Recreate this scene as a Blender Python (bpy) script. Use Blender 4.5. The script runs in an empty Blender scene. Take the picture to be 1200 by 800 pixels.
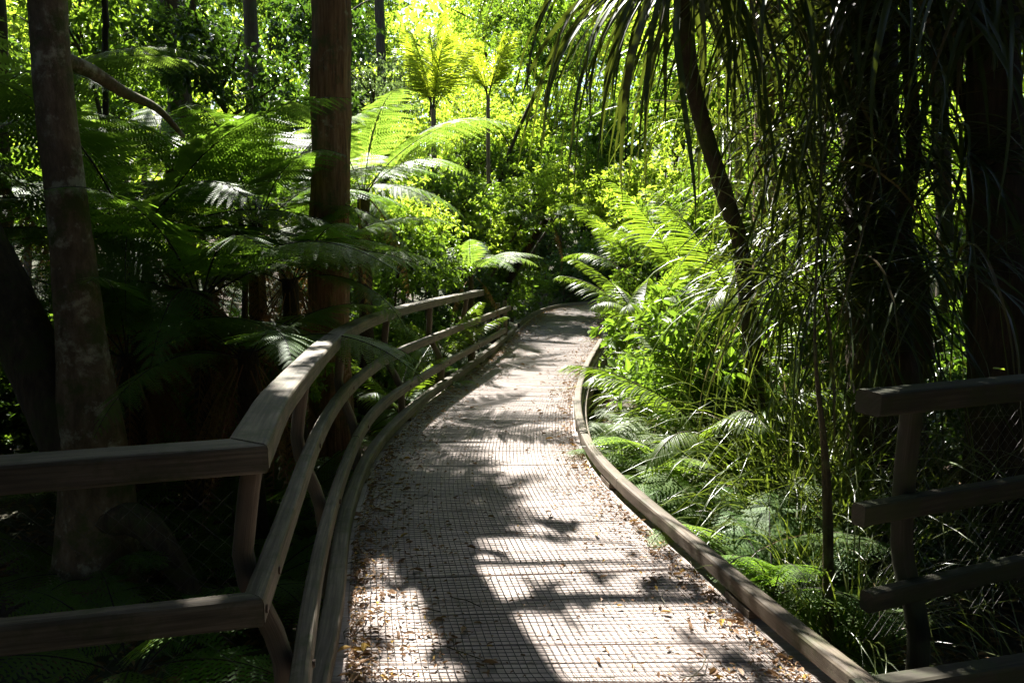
SKY_STRENGTH, EXPOSURE = 0.06, 2.4
import bpy, math, random
import numpy as np
from mathutils import Vector, Matrix

R = math.radians
rng = np.random.default_rng(11)
random.seed(11)
scene = bpy.context.scene
COL = scene.collection

# ------------------------------------------------------------------ camera
F = 900.0                      # focal length in photo pixels (1200 wide)
H_CAM = 1.6
PITCH = math.atan(105.0 / F)
CP, SP = math.cos(PITCH), math.sin(PITCH)
cam_data = bpy.data.cameras.new('camera')
cam_data.sensor_width = 36.0
cam_data.lens = 36.0 * F / 1200.0
cam_data.clip_start = 0.05
cam_data.clip_end = 2000.0
cam = bpy.data.objects.new('camera', cam_data)
COL.objects.link(cam)
cam.location = (0, 0, H_CAM)
cam.rotation_euler = (math.pi / 2 - PITCH, 0, 0)
scene.camera = cam


def ray(px, py):
    a, b = px - 600.0, -(py - 400.0)
    return np.array([a, F * CP + b * SP, -F * SP + b * CP])


def at(px, py, depth):
    """World point seen at a photo pixel, at a forward distance."""
    r = ray(px, py)
    return np.array([0, 0, H_CAM]) + r * (depth / r[1])


def ground_at(px, py, z=0.0):
    r = ray(px, py)
    return np.array([0, 0, H_CAM]) + r * ((z - H_CAM) / r[2])


# ------------------------------------------------------------------ sun
SUN_AZ = R(-20.0)              # towards the left of straight ahead
SUN_EL = R(50.0)
SUN = np.array([math.sin(SUN_AZ) * math.cos(SUN_EL), math.cos(SUN_AZ) * math.cos(SUN_EL), math.sin(SUN_EL)])


# ------------------------------------------------------------------ mesh builder
class Geo:
    def __init__(self):
        self.v, self.st, self.n = [], [], 0
        self.polys = []          # (array of shape (n,k), material index, smooth)

    def add(self, verts, faces, mi=0, smooth=False, st=None):
        verts = np.asarray(verts, dtype=np.float64).reshape(-1, 3)
        faces = np.asarray(faces, dtype=np.int64)
        self.v.append(verts)
        self.st.append(np.zeros((len(verts), 3)) if st is None else np.asarray(st, dtype=np.float64).reshape(-1, 3))
        self.polys.append((faces + self.n, mi, smooth))
        self.n += len(verts)

    def mesh(self, name, mats):
        me = bpy.data.meshes.new(name)
        V = np.concatenate(self.v)
        ST = np.concatenate(self.st)
        loops = np.concatenate([p.reshape(-1) for p, _, _ in self.polys])
        sizes = np.concatenate([np.full(len(p), p.shape[1]) for p, _, _ in self.polys])
        mi = np.concatenate([np.full(len(p), m) for p, m, _ in self.polys])
        sm = np.concatenate([np.full(len(p), s, dtype=bool) for p, _, s in self.polys])
        me.vertices.add(len(V))
        me.vertices.foreach_set('co', V.astype(np.float32).ravel())
        me.loops.add(len(loops))
        me.loops.foreach_set('vertex_index', loops.astype(np.int32))
        me.polygons.add(len(sizes))
        starts = np.concatenate([[0], np.cumsum(sizes)[:-1]])
        me.polygons.foreach_set('loop_start', starts.astype(np.int32))
        me.polygons.foreach_set('material_index', mi.astype(np.int32))
        me.polygons.foreach_set('use_smooth', sm)
        at_ = me.attributes.new('st', 'FLOAT_VECTOR', 'POINT')
        at_.data.foreach_set('vector', ST.astype(np.float32).ravel())
        for m in (mats if isinstance(mats, (list, tuple)) else [mats]):
            me.materials.append(m)
        me.update(calc_edges=True)
        me.validate()
        return me


def link(name, me, parent=None):
    o = bpy.data.objects.new(name, me)
    COL.objects.link(o)
    if parent is not None:
        o.parent = parent
        if parent.type == 'EMPTY' and parent.get('world_parts'):
            o.location = -parent.location
    return o


def tag(o, label=None, cat=None, group=None, kind=None):
    if label: o['label'] = label
    if cat: o['category'] = cat
    if group: o['group'] = group
    if kind: o['kind'] = kind
    return o


def thing(name, label, cat, loc, group=None, world=False, rz=0.0, s=1.0):
    """An Empty at a thing's base; world=True when its parts are modelled in world coordinates."""
    o = bpy.data.objects.new(name, None)
    o.empty_display_size = 0.1
    COL.objects.link(o)
    o.location = tuple(float(c) for c in loc)
    o.rotation_euler = (0, 0, rz)
    o.scale = (s, s, s)
    if world:
        o['world_parts'] = 1
    return tag(o, label, cat, group)


def unit(a):
    a = np.asarray(a, dtype=np.float64)
    return a / np.maximum(np.linalg.norm(a, axis=-1, keepdims=True), 1e-9)


def catmull(pts, n):
    """Smooth curve through pts, n samples evenly spread by length. pts may carry extra columns (radii)."""
    P = np.asarray(pts, dtype=np.float64)
    if len(P) == 2:
        t = np.linspace(0, 1, n)[:, None]
        return P[0] * (1 - t) + P[1] * t
    Q = np.vstack([2 * P[0] - P[1], P, 2 * P[-1] - P[-2]])
    out = []
    for i in range(1, len(Q) - 2):
        a, b, c, d = Q[i - 1], Q[i], Q[i + 1], Q[i + 2]
        t = np.linspace(0, 1, 24, endpoint=False)[:, None]
        out.append(0.5 * (2 * b + (c - a) * t + (2 * a - 5 * b + 4 * c - d) * t ** 2 + (3 * b - a - 3 * c + d) * t ** 3))
    out = np.vstack(out + [P[-1:]])
    s = np.concatenate([[0], np.cumsum(np.linalg.norm(np.diff(out[:, :3], axis=0), axis=1))])
    u = np.linspace(0, s[-1], n)
    return np.stack([np.interp(u, s, out[:, k]) for k in range(out.shape[1])], axis=1)


def tube(g, pts, radii, sides=10, mi=0, rough=0.0, seed=0, cap=True, smooth=True, lumps=3, ridge=0.0):
    """Tapered round member along pts (n,3) with radii (n,)."""
    P = np.asarray(pts, dtype=np.float64)
    n = len(P)
    r = np.broadcast_to(np.asarray(radii, dtype=np.float64), (n,))
    T = unit(np.gradient(P, axis=0))
    ref = np.array([0, 1.0, 0]) if abs(T[0, 2]) > 0.6 else np.array([0, 0, 1.0])
    U = unit(np.cross(np.broadcast_to(ref, T.shape), T))
    for i in range(1, n):                    # keep the frame from flipping
        u = U[i - 1] - T[i] * np.dot(U[i - 1], T[i])
        U[i] = u / max(np.linalg.norm(u), 1e-9)
    W = np.cross(T, U)
    a = np.linspace(0, 2 * np.pi, sides, endpoint=False)
    s = np.concatenate([[0], np.cumsum(np.linalg.norm(np.diff(P, axis=0), axis=1))])
    rr = np.repeat(r[:, None], sides, 1)
    if rough > 0:
        q = np.random.default_rng(seed)
        f = np.zeros((n, sides))
        for k in range(1, lumps + 3):
            ph, fz, am = q.uniform(0, 6.28), q.uniform(0.6, 2.6) * k, 1.0 / k ** 0.8
            f += am * np.sin(a[None, :] * k + ph + np.sin(s[:, None] * fz + q.uniform(0, 6)) * 1.3)
        rr = rr * (1 + rough * f) + r[:, None] * rough * 0.35 * q.normal(size=(n, sides))
    if ridge > 0:
        rr = rr * (1 + ridge * np.sin(a[None, :] * 9 + np.sin(s[:, None] * 1.7) * 1.2))
    V = P[:, None, :] + U[:, None, :] * (np.cos(a)[None, :, None] * rr[..., None]) + W[:, None, :] * (np.sin(a)[None, :, None] * rr[..., None])
    i = np.arange(n - 1)[:, None] * sides
    j = np.arange(sides)[None, :]
    jn = (j + 1) % sides
    q4 = np.stack([i + j, i + jn, i + jn + sides, i + j + sides], -1).reshape(-1, 4)
    st = np.stack([np.repeat(s[:, None], sides, 1), np.repeat(a[None, :], n, 0) * r.mean(), np.zeros((n, sides))], -1)
    g.add(V.reshape(-1, 3), q4, mi, smooth, st.reshape(-1, 3))
    if cap:
        g.add(V[0], np.arange(sides)[::-1][None, :], mi, False, st[0])
        g.add(V[-1], np.arange(sides)[None, :], mi, False, st[-1])


def rounded_rect(w, h, b):
    """Section in (side, up), origin at the centre of the top edge line w x h."""
    x, y = w / 2, h / 2
    c = b * 0.3
    return np.array([(-x, -y + b), (-x + c, -y + c), (-x + b, -y), (x - b, -y), (x - c, -y + c), (x, -y + b), (x, y - b), (x - c, y - c), (x - b, y), (-x + b, y), (-x + c, y - c), (-x, y - b)])


def beam(g, pts, w, h, b=0.012, mi=0, jitter=0.0, seed=0, ends=None):
    """Sawn timber swept along pts, kept level; pts is the centre of the TOP face. ends: side vectors for mitred ends."""
    P = np.asarray(pts, dtype=np.float64)
    sec = rounded_rect(w, h, b)
    m = len(sec)
    n = len(P)
    T = unit(np.gradient(P, axis=0))
    S = unit(np.stack([T[:, 1], -T[:, 0], np.zeros(n)], 1))
    if ends is not None:
        for idx, e in ((0, ends[0]), (-1, ends[1])):
            if e is not None:
                S[idx] = e
    s = np.concatenate([[0], np.cumsum(np.linalg.norm(np.diff(P, axis=0), axis=1))])
    up = np.array([0, 0, 1.0])
    V = P[:, None, :] + S[:, None, :] * sec[None, :, 0:1] + up * (sec[None, :, 1:2] - h / 2)
    if jitter:
        q = np.random.default_rng(seed)
        V = V + q.normal(size=V.shape) * jitter
    i = np.arange(n - 1)[:, None] * m
    j = np.arange(m)[None, :]
    jn = (j + 1) % m
    q4 = np.stack([i + j, i + jn, i + jn + m, i + j + m], -1).reshape(-1, 4)
    per = np.concatenate([[0], np.cumsum(np.linalg.norm(np.diff(sec, axis=0), axis=1))])
    off = seed * 3.7
    st = np.stack([np.repeat(s[:, None], m, 1) + off, np.repeat(per[None, :], n, 0), np.zeros((n, m))], -1)
    g.add(V.reshape(-1, 3), q4, mi, False, st.reshape(-1, 3))
    g.add(V[0], np.arange(m)[None, :], mi, False, st[0] + [0, 0, 1])
    g.add(V[-1], np.arange(m)[::-1][None, :], mi, False, st[-1] + [0, 0, 1])


# ------------------------------------------------------------------ materials
def newmat(name):
    m = bpy.data.materials.new(name)
    m.use_nodes = True
    nt = m.node_tree
    nt.nodes.clear()
    out = nt.nodes.new('ShaderNodeOutputMaterial')
    return m, nt, out


def N(nt, typ, **kw):
    n = nt.nodes.new(typ)
    for k, v in kw.items():
        if k in n.inputs.keys() if isinstance(k, str) else False:
            n.inputs[k].default_value = v
        else:
            setattr(n, k, v)
    return n


def ramp(nt, fac, stops):
    r = nt.nodes.new('ShaderNodeValToRGB')
    e = r.color_ramp.elements
    while len(e) < len(stops):
        e.new(0.5)
    for k, (p, c) in enumerate(stops):
        e[k].position = p
        e[k].color = (*c, 1) if len(c) == 3 else c
    nt.links.new(fac, r.inputs[0])
    return r.outputs[0]


def mixc(nt, fac, a, b, blend='MIX'):
    m = nt.nodes.new('ShaderNodeMix')
    m.data_type = 'RGBA'
    m.blend_type = blend
    for sock, v in ((m.inputs[0], fac), (m.inputs[6], a), (m.inputs[7], b)):
        if hasattr(v, 'is_output'):
            nt.links.new(v, sock)
        elif isinstance(v, (int, float)):
            sock.default_value = v
        else:
            sock.default_value = (*v, 1)
    return m.outputs[2]


def leaf_mat(name, dark, light, trans, tfac=0.45, rough=0.42, spec=0.4, spots=None):
    m, nt, out = newmat(name)
    geo = N(nt, 'ShaderNodeNewGeometry')
    oi = N(nt, 'ShaderNodeObjectInfo')
    col = mixc(nt, geo.outputs['Random Per Island'], dark, light)
    if spots is not None:
        f = ramp(nt, geo.outputs['Random Per Island'], [(0.0, (1, 1, 1)), (0.09, (1, 1, 1)), (0.1, (0, 0, 0)), (1.0, (0, 0, 0))])
        col = mixc(nt, f, col, spots)
    hsv = N(nt, 'ShaderNodeHueSaturation')
    mr = N(nt, 'ShaderNodeMapRange')
    nt.links.new(oi.outputs['Random'], mr.inputs[0])
    mr.inputs[3].default_value, mr.inputs[4].default_value = 0.478, 0.518
    nt.links.new(mr.outputs[0], hsv.inputs['Hue'])
    mv = N(nt, 'ShaderNodeMapRange')
    nt.links.new(oi.outputs['Random'], mv.inputs[0])
    mv.inputs[3].default_value, mv.inputs[4].default_value = 0.85, 1.15
    nt.links.new(mv.outputs[0], hsv.inputs['Value'])
    nt.links.new(col, hsv.inputs['Color'])
    p = N(nt, 'ShaderNodeBsdfPrincipled')
    nt.links.new(hsv.outputs[0], p.inputs['Base Color'])
    p.inputs['Roughness'].default_value = rough
    p.inputs['Specular IOR Level'].default_value = spec
    tr = N(nt, 'ShaderNodeBsdfTranslucent')
    tcol = mixc(nt, 0.5, trans, tuple(c * 0.72 for c in trans))
    nt.links.new(geo.outputs['Random Per Island'], tcol.node.inputs[0])
    nt.links.new(tcol, tr.inputs['Color'])
    mx = N(nt, 'ShaderNodeMixShader')
    mx.inputs[0].default_value = tfac
    nt.links.new(p.outputs[0], mx.inputs[1])
    nt.links.new(tr.outputs[0], mx.inputs[2])
    nt.links.new(mx.outputs[0], out.inputs['Surface'])
    return m


def bark_mat(name, stops, scale=(9, 9, 2.2), bump=0.5, patch=None, patch_scale=7.0, patch_at=0.6, moss=None, rough=0.85):
    m, nt, out = newmat(name)
    tc = N(nt, 'ShaderNodeTexCoord')
    mp = N(nt, 'ShaderNodeMapping')
    mp.inputs['Scale'].default_value = scale
    nt.links.new(tc.outputs['Object'], mp.inputs[0])
    n1 = N(nt, 'ShaderNodeTexNoise', Scale=2.2, Detail=8.0, Roughness=0.65)
    nt.links.new(mp.outputs[0], n1.inputs['Vector'])
    col = ramp(nt, n1.outputs[0], stops)
    if patch is not None:
        n2 = N(nt, 'ShaderNodeTexNoise', Scale=patch_scale, Detail=10.0, Roughness=0.72)
        nt.links.new(tc.outputs['Object'], n2.inputs['Vector'])
        f = ramp(nt, n2.outputs[0], [(patch_at, (0, 0, 0)), (patch_at + 0.09, (.85, .85, .85))])
        col = mixc(nt, f, col, patch)
    if moss is not None:
        n3 = N(nt, 'ShaderNodeTexNoise', Scale=4.0, Detail=6.0, Roughness=0.7)
        nt.links.new(tc.outputs['Object'], n3.inputs['Vector'])
        f = ramp(nt, n3.outputs[0], [(0.5, (0, 0, 0)), (0.62, (1, 1, 1))])
        col = mixc(nt, f, col, moss)
    p = N(nt, 'ShaderNodeBsdfPrincipled')
    nt.links.new(col, p.inputs['Base Color'])
    p.inputs['Roughness'].default_value = rough
    p.inputs['Specular IOR Level'].default_value = 0.25
    b = N(nt, 'ShaderNodeBump')
    b.inputs['Strength'].default_value = bump
    b.inputs['Distance'].default_value = 0.03
    nt.links.new(n1.outputs[0], b.inputs['Height'])
    nt.links.new(b.outputs[0], p.inputs['Normal'])
    nt.links.new(p.outputs[0], out.inputs['Surface'])
    return m


def wood_mat(name, stops, moss=(0.07, 0.085, 0.03), moss_at=0.56, island=0.0, bump=0.35, along=3.0, across=70.0, stain=True):
    """Weathered sawn timber; grain runs along the member ('st' attribute: x along, y across)."""
    m, nt, out = newmat(name)
    a = N(nt, 'ShaderNodeAttribute', attribute_name='st')
    mp = N(nt, 'ShaderNodeMapping')
    mp.inputs['Scale'].default_value = (along, across, 1.0)
    nt.links.new(a.outputs['Vector'], mp.inputs[0])
    n1 = N(nt, 'ShaderNodeTexNoise', Scale=1.0, Detail=7.0, Roughness=0.62)
    nt.links.new(mp.outputs[0], n1.inputs['Vector'])
    col = ramp(nt, n1.outputs[0], stops)
    if stain:
        tc = N(nt, 'ShaderNodeTexCoord')
        n2 = N(nt, 'ShaderNodeTexNoise', Scale=5.5, Detail=6.0, Roughness=0.7)
        nt.links.new(tc.outputs['Object'], n2.inputs['Vector'])
        f = ramp(nt, n2.outputs[0], [(moss_at, (0, 0, 0)), (moss_at + 0.14, (0.8, 0.8, 0.8))])
        col = mixc(nt, f, col, moss)
        n3 = N(nt, 'ShaderNodeTexNoise', Scale=1.7, Detail=4.0, Roughness=0.6)
        nt.links.new(tc.outputs['Object'], n3.inputs['Vector'])
        v = ramp(nt, n3.outputs[0], [(0.3, (0.62, 0.6, 0.58)), (0.7, (1.15, 1.13, 1.1))])
        col = mixc(nt, 1.0, col, v, 'MULTIPLY')
    if island:
        geo = N(nt, 'ShaderNodeNewGeometry')
        v = ramp(nt, geo.outputs['Random Per Island'], [(0.0, (1 - island,) * 3), (1.0, (1 + island, 1 + island * 0.9, 1 + island * 0.85))])
        col = mixc(nt, 1.0, col, v, 'MULTIPLY')
    p = N(nt, 'ShaderNodeBsdfPrincipled')
    nt.links.new(col, p.inputs['Base Color'])
    p.inputs['Roughness'].default_value = 0.72
    p.inputs['Specular IOR Level'].default_value = 0.3
    b = N(nt, 'ShaderNodeBump')
    b.inputs['Strength'].default_value = bump
    b.inputs['Distance'].default_value = 0.006
    nt.links.new(n1.outputs[0], b.inputs['Height'])
    nt.links.new(b.outputs[0], p.inputs['Normal'])
    nt.links.new(p.outputs[0], out.inputs['Surface'])
    return m


def plain_mat(name, col, rough=0.6, metal=0.0, spec=0.3):
    m, nt, out = newmat(name)
    tc = N(nt, 'ShaderNodeTexCoord')
    n1 = N(nt, 'ShaderNodeTexNoise', Scale=30.0, Detail=4.0)
    nt.links.new(tc.outputs['Object'], n1.inputs['Vector'])
    c = ramp(nt, n1.outputs[0], [(0.3, tuple(x * 0.7 for x in col)), (0.7, tuple(min(1, x * 1.25) for x in col))])
    p = N(nt, 'ShaderNodeBsdfPrincipled')
    nt.links.new(c, p.inputs['Base Color'])
    p.inputs['Roughness'].default_value = rough
    p.inputs['Metallic'].default_value = metal
    p.inputs['Specular IOR Level'].default_value = spec
    nt.links.new(p.outputs[0], out.inputs['Surface'])
    return m


M = {}
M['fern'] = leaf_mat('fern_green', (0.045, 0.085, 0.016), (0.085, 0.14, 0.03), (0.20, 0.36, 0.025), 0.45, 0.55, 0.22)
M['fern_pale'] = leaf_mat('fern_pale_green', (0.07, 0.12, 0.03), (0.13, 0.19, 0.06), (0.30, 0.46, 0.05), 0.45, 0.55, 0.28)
M['dead_fern'] = leaf_mat('dead_fern_brown', (0.12, 0.062, 0.03), (0.24, 0.135, 0.065), (0.2, 0.1, 0.03), 0.3, 0.8, 0.15)
M['leaf'] = leaf_mat('broad_leaf_green', (0.04, 0.075, 0.014), (0.08, 0.13, 0.025), (0.24, 0.40, 0.025), 0.45, 0.36, 0.5)
M['leaf_bright'] = leaf_mat('bright_broad_leaf', (0.06, 0.10, 0.016), (0.11, 0.155, 0.03), (0.25, 0.42, 0.03), 0.45, 0.36, 0.5)
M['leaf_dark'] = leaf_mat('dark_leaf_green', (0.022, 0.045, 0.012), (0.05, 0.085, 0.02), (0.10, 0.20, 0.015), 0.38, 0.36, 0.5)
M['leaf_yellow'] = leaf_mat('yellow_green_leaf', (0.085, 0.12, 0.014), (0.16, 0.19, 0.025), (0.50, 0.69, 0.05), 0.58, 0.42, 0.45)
M['leaf_grey'] = leaf_mat('grey_green_leaf', (0.06, 0.085, 0.04), (0.12, 0.14, 0.08), (0.20, 0.30, 0.07), 0.4, 0.34, 0.6)
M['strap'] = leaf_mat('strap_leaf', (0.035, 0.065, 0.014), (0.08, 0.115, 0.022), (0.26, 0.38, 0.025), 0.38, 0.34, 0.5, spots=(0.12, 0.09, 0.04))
M['sedge'] = leaf_mat('sedge_leaf', (0.03, 0.05, 0.012), (0.085, 0.105, 0.026), (0.20, 0.27, 0.025), 0.35, 0.30, 0.6, spots=(0.17, 0.12, 0.055))
M['palm'] = leaf_mat('palm_leaf', (0.05, 0.09, 0.015), (0.09, 0.14, 0.03), (0.28, 0.43, 0.025), 0.45, 0.38, 0.45)
M['stalk'] = plain_mat('green_brown_stalk', (0.06, 0.05, 0.022), 0.6)
M['stalk_dark'] = plain_mat('dark_stalk', (0.018, 0.013, 0.009), 0.7)
M['litter'] = leaf_mat('fallen_leaf', (0.10, 0.055, 0.028), (0.34, 0.22, 0.12), (0.25, 0.14, 0.05), 0.2, 0.6, 0.35, spots=(0.40, 0.27, 0.05))
M['litter_dark'] = leaf_mat('ground_leaf', (0.055, 0.03, 0.016), (0.19, 0.11, 0.055), (0.12, 0.06, 0.02), 0.15, 0.75, 0.2)
M['bark_lichen'] = bark_mat('lichen_bark', [(0.3, (0.07, 0.047, 0.03)), (0.55, (0.155, 0.105, 0.068)), (0.75, (0.24, 0.175, 0.12))], (7, 7, 3), 0.7, patch=(0.38, 0.34, 0.25), patch_scale=4.6, patch_at=0.52, moss=(0.07, 0.075, 0.025))
M['bark_red'] = bark_mat('red_fibrous_bark', [(0.3, (0.07, 0.036, 0.02)), (0.5, (0.19, 0.098, 0.05)), (0.75, (0.31, 0.18, 0.10))], (16, 16, 1.3), 0.9, patch=(0.30, 0.25, 0.17), patch_scale=6.5, patch_at=0.60, moss=(.09, .085, .03))
M['bark_dark'] = bark_mat('dark_bark', [(0.3, (0.028, 0.02, 0.014)), (0.55, (0.06, 0.042, 0.028)), (0.8, (0.12, 0.085, 0.055))], (12, 12, 2.0), 0.8, moss=(0.05, 0.055, 0.02))
M['bark_pale'] = bark_mat('pale_bark', [(0.3, (0.10, 0.07, 0.045)), (0.55, (0.19, 0.14, 0.095)), (0.8, (0.30, 0.24, 0.18))], (12, 12, 1.6), 0.8)
M['bark_fern'] = bark_mat('tree_fern_bark', [(0.3, (0.018, 0.012, 0.008)), (0.55, (0.045, 0.03, 0.018)), (0.8, (0.09, 0.06, 0.035))], (22, 22, 9), 1.0)
M['bark_moss'] = bark_mat('mossy_bark', [(0.3, (0.04, 0.03, 0.016)), (0.55, (0.09, 0.07, 0.035)), (0.8, (0.15, 0.13, 0.07))], (10, 10, 3), 0.9, moss=(0.14, 0.15, 0.05))
M['rail'] = wood_mat('weathered_rail_timber', [(0.25, (0.035, 0.028, 0.02)), (0.42, (0.085, 0.07, 0.05)), (0.6, (0.15, 0.124, 0.09)), (0.8, (0.23, 0.195, 0.15))], moss=(.05, .058, .02), moss_at=.5)
M['post'] = wood_mat('dark_post_timber', [(0.25, (0.06, 0.044, 0.031)), (0.5, (0.125, 0.096, 0.068)), (0.8, (0.21, 0.165, 0.12))], moss_at=0.62)
M['kerb'] = wood_mat('kerb_timber', [(0.25, (0.04, 0.031, 0.022)), (0.45, (0.10, 0.08, 0.058)), (0.65, (0.165, 0.134, 0.10)), (0.8, (0.25, 0.21, 0.165))], moss=(.055, .06, .022), moss_at=0.5)
M['plank'] = wood_mat('deck_plank', [(0.2, (0.205, 0.163, 0.142)), (0.5, (0.36, 0.308, 0.282)), (0.8, (0.475, 0.42, 0.39))], moss=(0.16, 0.135, 0.085), moss_at=0.62, island=0.15, along=2.0, across=60.0, bump=.2)
M['wire'] = plain_mat('dull_wire', (0.085, 0.078, 0.074), 0.55, 0.3, 0.4)
M['strap_dark'] = leaf_mat('dark_strap_leaf', (0.02, 0.032, 0.01), (0.045, 0.06, 0.016), (0.10, 0.13, 0.012), 0.28, 0.36, 0.4, spots=(0.09, 0.06, 0.03))  # strap leaf darkened in colour for plants hanging in shade
M['bolt'] = plain_mat('rusty_bolt', (0.10, 0.07, 0.05), 0.6, 0.5)

M['palm_fan'] = leaf_mat('sunlit_palm_leaf', (0.07, 0.11, 0.015), (0.12, 0.16, 0.025), (0.50, 0.62, 0.03), 0.52, 0.36, 0.5)
# ------------------------------------------------------------------ boardwalk edges (measured on the photo, on the deck plane)
LPX = [(398, 840), (402, 780), (404, 734), (407, 680), (412, 628), (422, 590), (438, 548), (457, 521), (480, 496), (506, 472), (528, 456), (553, 437), (582, 413), (603, 393), (614, 380), (632, 368), (657, 360.5), (690, 357)]
RPX = [(962, 800), (905, 752), (860, 713), (803, 655), (748, 608), (708, 568), (684, 536), (673, 500), (674, 466), (686, 432), (699, 410), (706, 394), (708, 380), (722, 368), (760, 360)]
Lraw = np.array([ground_at(*p) for p in LPX])
Rraw = np.array([ground_at(*p) for p in RPX])
Lc = catmull(Lraw, 500)
Rc = catmull(Rraw, 500)
# the walk goes on behind the plants, bending right
Lc = np.vstack([Lc, catmull(np.array([Lc[-1], Lc[-1] + [2.2, 1.0, 0], Lc[-1] + [5, 1.0, 0], Lc[-1] + [9, 0.2, 0]]), 80)[1:]])
Rc = np.vstack([Rc, catmull(np.array([Rc[-1], Rc[-1] + [2.0, .35, 0], Rc[-1] + [6.5, -.3, 0]]), 80)[1:]])
# centre line: pair each left point with the nearest right point
near = np.array([np.argmin(((Rc - l) ** 2).sum(1)) for l in Lc])
near = np.maximum.accumulate(near)
Cc = catmull(((Lc + Rc[near]) / 2)[::18], 500)
Cc[:, 2] = 0


def cross_edge(c, n, edge):
    """Where the line through c along n meets an edge polyline (nearest crossing)."""
    d = edge[:, :2] - c[:2]
    t = np.array([-n[1], n[0]])
    side = d @ t
    k = np.where(side[:-1] * side[1:] <= 0)[0]
    if len(k) == 0:
        k = np.array([np.argmin(np.abs(side))])
        return d[k[0]] @ n[:2]
    w = side[k] / (side[k] - side[k + 1] + 1e-12)
    pts = d[k] * (1 - w[:, None]) + d[k + 1] * w[:, None]
    v = pts @ n[:2]
    return v[np.argmin(np.abs(v))]


sC = np.concatenate([[0], np.cumsum(np.linalg.norm(np.diff(Cc, axis=0), axis=1))])
Y0 = 2.86
BOARD = 0.142


def row(s):
    c = np.array([np.interp(s, sC, Cc[:, k]) for k in range(3)])
    c2 = np.array([np.interp(min(s + .3, sC[-1]), sC, Cc[:, k]) for k in range(3)])
    c1 = np.array([np.interp(max(s - .3, 0), sC, Cc[:, k]) for k in range(3)])
    t = unit(c2 - c1)
    w = min(1.0, s / 2.5)
    n = unit(np.array([t[1] * w + (1 - w), -t[0] * w, 0]))
    l, r = cross_edge(c, n, Lc), cross_edge(c, n, Rc)
    l = min(max(l, -1.5), -.5); r = max(min(r, 1.6), .5)
    return c + n * l, c + n * r


rows = []
S_END = sC[-1] - 3.0
ss = np.arange(0.0, S_END, BOARD)
for s in ss:
    rows.append(row(s))
Lr = np.array([a for a, b in rows]); Rr = np.array([b for a, b in rows])
# light smoothing of row ends so boards do not cross
for _ in range(6):
    Lr[1:-1] = (Lr[:-2] + 2 * Lr[1:-1] + Lr[2:]) / 4
    Rr[1:-1] = (Rr[:-2] + 2 * Rr[1:-1] + Rr[2:]) / 4
# the platform the photographer stands on (between the two fences)
yy = np.arange(Lr[0, 1] - BOARD, -3.2, -BOARD)


def plat_l(y):
    return Lr[0, 0] + .02 if y > 2.32 else max(-3.6, -.62 - (2.32 - y) * 3.3)


def plat_r(y):
    return min(4.2, Rr[0, 0] + .02 + (Lr[0, 1] - y) * 0.9) if y > 2.2 else 4.2


g = Geo()
q = np.random.default_rng(5)


def board(g, a0, b0, a1, b1, th=.035):
    z = q.uniform(-.0012, .0012) - .002
    n_ = 2
    A = np.array([a0, b0, a1, b1]) + [0, 0, z]
    A[:, 2] += q.normal(size=4) * .0008
    Bt = A - [0, 0, th]
    e = .004                                   # eased arrises
    V = np.vstack([Bt, A - [0, 0, e], A])
    c = A.mean(0)
    V[8:] = A + (c - A) * [0.003, 0.03, 0] + [0, 0, 0]
    f = [[3, 2, 1, 0], [8, 9, 10, 11]]
    for k in range(4):
        k2 = (k + 1) % 4
        f.append([k, k2, k2 + 4, k + 4]); f.append([k + 4, k2 + 4, k2 + 8, k + 8])
    L = np.linalg.norm(A[1] - A[0])
    off = q.uniform(0, 300)
    st1 = np.array([[off, 0, 0], [off + L, 0, 0], [off + L, .14, 0], [off, .14, 0]])
    g.add(V, f, 0, False, np.vstack([st1, st1, st1]))


for i in range(len(Lr) - 1):
    gap = (q.uniform(.005, .009) if q.random() < .3 else q.uniform(.0012, .003)) / BOARD
    a1 = Lr[i] + (Lr[i + 1] - Lr[i]) * (1 - gap); b1 = Rr[i] + (Rr[i + 1] - Rr[i]) * (1 - gap)
    o = unit(Lr[i] - Rr[i]) * .09
    board(g, Lr[i] + o, Rr[i] - o, b1 - o, a1 + o)
for y in yy:
    y1 = y + BOARD - .006
    board(g, (plat_l(y) - .05, y, 0), (plat_r(y) + .05, y, 0), (plat_r(y1) + .05, y1, 0), (plat_l(y1) - .05, y1, 0))
deck = link('boardwalk', g.mesh('boardwalk', M['plank']))
tag(deck, kind='structure')
# joists and piles under the deck, seen at its edges
g = Geo()
for off in (.03, .5, .97):
    P = Lr * (1 - off) + Rr * off
    P = P.copy(); P[:, 2] = -.040
    beam(g, P[::3], .07, .16, .006, seed=int(off * 100))
link('joist', g.mesh('joist', M['post']), deck)
g = Geo()
for i in range(6, len(Lr), 12):
    for off in (.05, .95):
        p = Lr[i] * (1 - off) + Rr[i] * off
        tube(g, [p + [0, 0, -.2], p + [0, 0, -1.3]], .07, 8)
link('pile', g.mesh('pile', M['post']), deck)

# non-slip wire mesh stapled over the boards: square cells, real wires
g = Geo()
CELL = .031
WZ = .0065


def wire(g, P, r):
    P = np.asarray(P); n = len(P)
    T = unit(np.gradient(P, axis=0)); S = np.stack([T[:, 1], -T[:, 0], np.zeros(n)], 1)
    V = np.stack([P - S * r, P + [0, 0, r], P + S * r], 1).reshape(-1, 3)
    i = np.arange(n - 1)[:, None] * 3
    f = np.stack([i + [[0, 1]], i + [[1, 2]], i + [[4, 5]], i + [[3, 4]]], -1).reshape(-1, 4)
    g.add(V, f, 0, False)


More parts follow.
